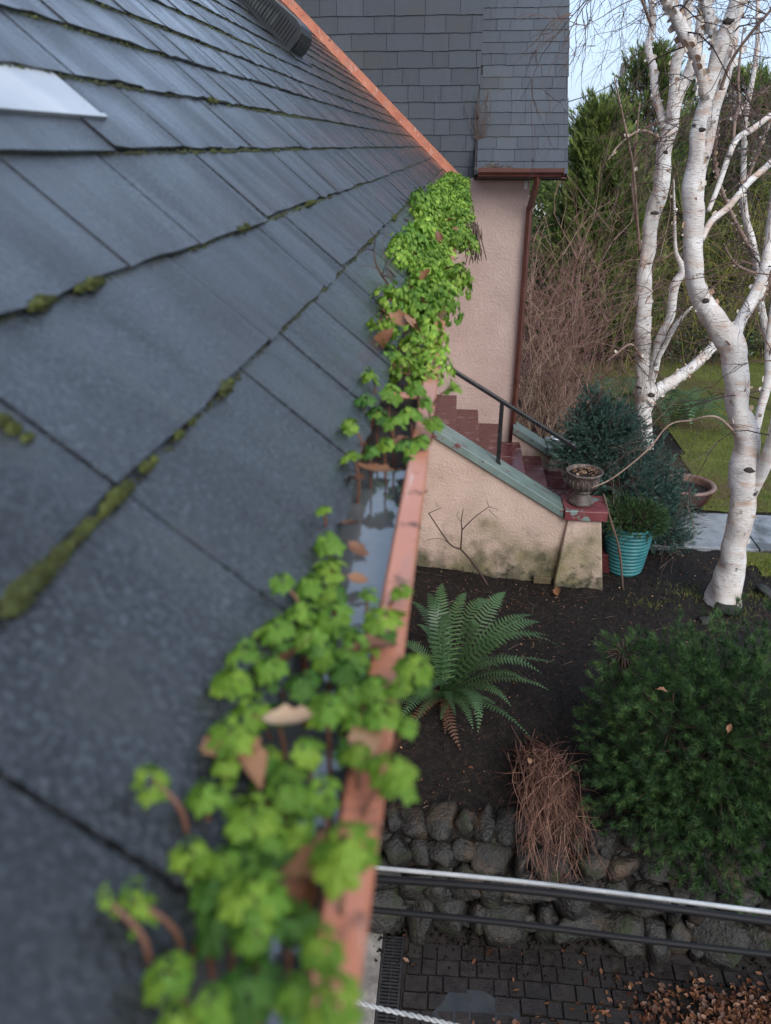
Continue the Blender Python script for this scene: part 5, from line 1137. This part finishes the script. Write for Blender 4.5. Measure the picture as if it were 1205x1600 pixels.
S(262, 1512, .035, 120, 'A', 'blurred green seedling low at the left near the bottom edge', 5)
S(278, 1592, .035, 100, 'A', 'seedling cut by the bottom edge of the picture', 5)
S(540, 1305, .045, 160, 'A', 'largest bright seedling draped over the gutter lip', 7)
S(398, 1388, .04, 160, 'A', 'large bright seedling in the middle of the near gutter', 7)
S(300, 1330, .035, 105, 'A', 'bright seedling on the roof side below the yellow green one', 6)
S(612, 1195, .035, 105, 'A', 'bright seedling hanging over the lip above the stone wall', 6)
S(600, 1110, .035, 105, 'B', 'green seedling on the lip opposite the fern', 6)
S(648, 1032, .032, 90, 'A', 'seedling reaching furthest right past the lip onto the fern', 6)
S(512, 1100, .035, 125, 'B', 'broad green seedling in mid gutter below the open water', 7)
S(478, 1165, .03, 80, 'A', 'small yellow green seedling in mid gutter', 5)
S(356, 1135, .03, 95, 'A', 'seedling with one red leaf tip on the roof side', 6)
S(362, 1058, .03, 105, 'A', 'seedling against the shingles upper left of the broad one', 7)
S(418, 1035, .024, 90, 'B'); S(432, 975, .024, 95, 'B'); S(470, 950, .022, 80, 'B'); S(522, 950, .024, 90, 'B')
S(515, 880, .018, 85, 'A', 'seedling at the edge of the gutter water', 6); S(512, 838, .016, 70, 'B'); S(508, 795, .014, 42, 'A', 'smallest seedling standing alone beside the gutter water', 4)
S(598, 958, .026, 95, 'A', 'seedling at the near end of the gutter water against the lip', 6); S(628, 920, .018, 50, 'B'); S(480, 905, .018, 70, 'B')
S(470, 1062, .014, 75, 'C'); S(545, 1040, .022, 95, 'C'); S(560, 1000, .022, 85, 'B'); S(445, 1228, .03, 115, 'B'); S(388, 1265, .04, 120, 'A', 'pale green seedling above the large bright one', 6)
S(500, 1470, .045, 130, 'A', 'blurred seedling against the lip near the bottom', 6); S(520, 1545, .05, 140, 'A', 'seedling over the lip at the very bottom', 6)
S(395, 1525, .025, 150, 'C', 'dull blurred seedling lying over water at the bottom', 6); S(345, 1420, .02, 130, 'C'); S(445, 1310, .022, 120, 'C'); S(480, 1240, .02, 110, 'C'); S(410, 1180, .018, 100, 'C'); S(430, 1110, .015, 90, 'C'); S(330, 1380, .015, 100, 'C'); S(545, 1165, .02, 80, 'C'); S(450, 1430, .02, 120, 'C'); S(380, 1330, .02, 110, 'C')
S(578, 1060, .015, 80, 'C'); S(500, 1010, .015, 80, 'C'); S(525, 915, .012, 60, 'C')
for (x, y, dz, d, k) in ((420, 1290, .03, 100, 'B'), (395, 1100, .022, 85, 'B'), (560, 1120, .026, 85, 'B'), (590, 1070, .026, 80, 'B'), (480, 985, .02, 75, 'B'), (540, 985, .018, 70, 'C'), (455, 1195, .02, 80, 'B'), (350, 1185, .03, 70, 'A'), (505, 1225, .026, 85, 'B'), (380, 1010, .022, 70, 'B'), (560, 1170, .03, 70, 'A'), (350, 1340, .03, 90, 'B'), (470, 1290, .03, 80, 'A'), (540, 1080, .024, 75, 'B'), (440, 905, .018, 55, 'B'), (505, 925, .018, 60, 'A'), (575, 925, .016, 50, 'B'), (400, 1450, .03, 90, 'B'), (460, 1545, .035, 100, 'B'), (330, 1560, .035, 90, 'B'), (625, 1070, .028, 60, 'A'), (635, 1130, .03, 60, 'B')):
    S(x, y, dz, d, k)
G2 = 'green seedlings in the clump beyond the gutter water'
for (x, y, d, k, lab, dz) in ((576, 582, 52, 'A', 'round seedling at the upper left of the clump beyond the water', .03), (546, 660, 52, 'A', 'yellow green seedling leaning over the roof beyond the water', .025), (552, 708, 52, 'A', 'lowest yellow green seedling of the clump at the water', .02), (602, 692, 56, 'A', 'bright seedling at the middle foot of the clump beyond the water', .02), (612, 604, 56, 'B', None, .03), (650, 600, 50, 'B', None, .03), (678, 655, 54, 'A', 'yellow green seedling hanging over the lip beyond the water', .025), (708, 603, 40, 'A', 'seedling poking right past the lip over the handrail', .03), (640, 640, 60, 'B', None, .025), (590, 640, 54, 'C', None, .015), (635, 690, 54, 'C', None, .012), (660, 685, 46, 'B', None, .015), (570, 620, 46, 'C', None, .015), (665, 625, 46, 'B', None, .028), (615, 655, 50, 'B', None, .022), (580, 700, 40, 'C', None, .008), (640, 715, 34, 'C', None, .004)):
    S(x, y, dz, d, k, lab or ('deep green seedling low inside the clump just beyond the gutter water' if k == 'C' else 'mid green seedling inside the clump just beyond the gutter water'), 6, group=G2)
# ---- far mat: mounds of seedlings too small to show their leaves
def mound_mesh(seed, m):
    r = random.Random(seed); mb = MB()
    for k in range(115):
        a = r.random() * 6.28; q = math.sqrt(r.random()); c = Vector((math.cos(a) * q * .036, math.sin(a) * q * .036, .04 * (1 - .75 * q * q) + r.gauss(0, .006)))
        sub = MB(); s = r.uniform(.0075, .013); leaflet(sub, (0, 0, 0), 0, s, s * .85, r, 4, droop=.7)
        Rm = Matrix.Rotation(a + r.gauss(0, .6), 3, 'Z') @ Matrix.Rotation(.15 + .7 * q * r.uniform(.5, 1.2), 3, 'Y') @ Matrix.Rotation(r.gauss(0, .3), 3, 'X')
        mb.add([(Rm @ Vector(v) + c)[:] for v in sub.v], sub.f, min(1, max(0, r.gauss(.5, .22))))
    me = mb.mesh('seedling_mound', True); me.materials.append(m); return me
MOUND = [mound_mesh(900 + k, m) for k, m in enumerate((M_leafM, M_leafM, M_leafM, M_leafA, M_leafB, M_leafM, M_leafM, M_leafB))]
rr = random.Random(77); y = 1.12
while y < 8.25:
    across = 4 if y < 2.2 else 3
    for j in range(across):
        far_ = float(sstep(1.2, 3.0, np.array(y))); wl = -.158 - .03 * far_ + .022 * math.sin(y * 5.1); wr_ = -.03 + .03 * far_ + .012 * math.sin(y * 7.3)
        x = wl + (wr_ - wl) * (j + rr.uniform(.15, .85)) / across + gxo(y)
        if y < 1.7 and x < -.115 and rr.random() < .5: continue
        if 1.32 < y < 1.5 and x > -.075: continue
        if 1.0 < y < 1.3 and rr.random() < .3: continue
        if mnoise.noise(Vector((y * 6, x * 40, 3))) > .22: continue
        z = 3.522 + .010 * far_ + .03 * mnoise.noise(Vector((y * 2, x * 9, 0))); 
        if x < -.12: z = max(z, 3.54 + (-.107 - x) * .92 + .004)
        o = bpy.data.objects.new('seedling_mound', rr.choice(MOUND)); link(o); s = rr.uniform(.65, 1.25) * (1 + .35 * far_)
        o.location = (x, y + rr.uniform(-.02, .02), z); o.rotation_euler = (rr.gauss(0, .15), rr.gauss(0, .15) + (.35 if j == across - 1 else -.15 if j == 0 else 0), rr.random() * 6.28); o.scale = (s, s, s * rr.uniform(.85, 1.3))
        tag(o, 'small green seedling in the dense mat filling the far gutter', 'plant', 'seedlings of the dense green mat in the far gutter')
    y += .062 * (1 + .5 * float(sstep(2, 6, np.array(y))))
# dry hanging stems under the mat
ds = MB(); rr = random.Random(5)
for _ in range(46):
    p = at_y(rr.uniform(730, 752), rr.uniform(345, 362), 3.0); P = [p]; d = np.array([rr.gauss(.001, .0025), rr.gauss(0, .004), -.016])
    for k in range(rr.randint(4, 7)): p = p + d + [rr.gauss(0, .0025), rr.gauss(0, .002), 0]; P.append(p)
    ds.tube(P, [.0018] + [.003] * (len(P) - 2) + [.0018], 3, tint=rr.random() * .6)
tag(ds.build('dried_stems', M_twig), 'brown dried seed stems hanging from the plants over the far gutter lip', 'dried stems')
# ---- dead leaves in the gutter
GL = 'dead leaves caught in the gutter'
DL = [(586, 735, -.03, 62, .42, 'orange brown oval leaf floating at the far end of the gutter water'), (556, 748, -.03, 40, .18, 'dark brown leaf at the roof edge of the gutter water'), (655, 552, .0, 52, .35, 'russet leaf beside the bare stretch of lip'), (640, 545, .0, 44, .15, 'dark leaf left of the russet one by the bare lip'), (628, 575, .0, 44, .45, 'tan leaf above the clump beyond the water'),
      (572, 1150, .024, 95, .8, 'pale tan curled leaf against the lip in the near gutter'), (385, 1188, .026, 105, .62, 'tan upright leaf among the near seedlings'), (330, 1165, .02, 60, .72, 'pale leaf scrap at the shingle edge'), (432, 1042, .012, 95, .2, 'dark curved leaf under the near seedlings'), (585, 1012, .02, 75, .2, 'dark red brown leaf near the lip below the water'), (494, 1345, .03, 130, .5, 'large crumpled brown leaf against the lip'), (470, 1405, .012, 130, .25, 'dark leaf below the crumpled brown one'), (560, 905, -.02, 34, .5, 'small leaf at the edge of the open water'), (545, 820, -.03, 40, .2, 'dark wet leaf in the gutter water'), (560, 860, -.03, 40, .3, 'brown leaf lying against the plants in the water'), (655, 772, -.02, 30, .4, 'small brown leaf against the lip by the water'), (640, 718, -.015, 36, .7, 'pale leaf tucked behind the lip beyond the water'),
      (455, 1125, .028, 85, .97, 'whitish leaf among the near seedlings'), (625, 690, .005, 34, .25, 'brown leaf inside the clump beyond the water')]
FARL = [(690, 318, .06), (680, 330, .055), (668, 345, .05), (640, 395, .04), (625, 420, .04), (615, 430, .035), (612, 455, .03), (640, 452, .04), (664, 432, .05), (705, 322, .07), (660, 470, .05), (600, 490, .02), (622, 500, .03), (650, 400, .06), (700, 345, .065), (608, 520, .02), (672, 300, .05), (684, 295, .05), (640, 500, .04), (700, 420, .05), (602, 470, .02), (598, 508, .02), (607, 440, .03), (618, 412, .03), (630, 385, .035), (650, 352, .04), (655, 338, .045), (672, 318, .05), (600, 530, .01), (690, 455, .05), (655, 520, .03), (686, 372, .06), (712, 360, .06)]
for k, (x, y, dz, d, t, lab) in enumerate(DL):
    p = at_z(x, y, 3.54 + dz)
    if (p - EAVE) @ NR < .016: yy_, tt_ = roof_hit(x, y, .018); p = roofp(yy_, tt_, .018)
    one_leaf('dead_leaf', lab, p, d * depth(p) / FPX, 40 + k, t, GL, curl=.35, wd=.55)
one = 'curled brown dead leaf lying on the far mat of seedlings'
for k, (x, y, dz) in enumerate(FARL):
    p = at_z(x, y, 3.575 + dz * .25); one_leaf('dead_leaf', one, p, random.uniform(.03, .048), 80 + k, random.choice([.25, .4, .5, .6]), 'dead leaves on the far mat of seedlings', curl=.6, wd=.6)
# twigs poking over the shingle edge
tw = MB(); rr = random.Random(8)
for (x, y) in ((650, 300), (655, 308), (640, 330), (628, 345), (600, 430), (668, 285), (590, 445), (606, 470)):
    h_, t_ = roof_hit(x, y); p = roofp(h_, t_ - .02, .015); twig(tw, p, np.array([rr.uniform(-.8, -.1), rr.gauss(0, .5), .6]), rr.uniform(.1, .2), .0028, 1, grav=-.05, seg=5, kids=(1, 3), rr=rr)
tag(tw.build('gutter_twigs', M_btwig), 'thin dark twigs sticking out of the far mat over the shingles', 'twigs', kind='stuff')
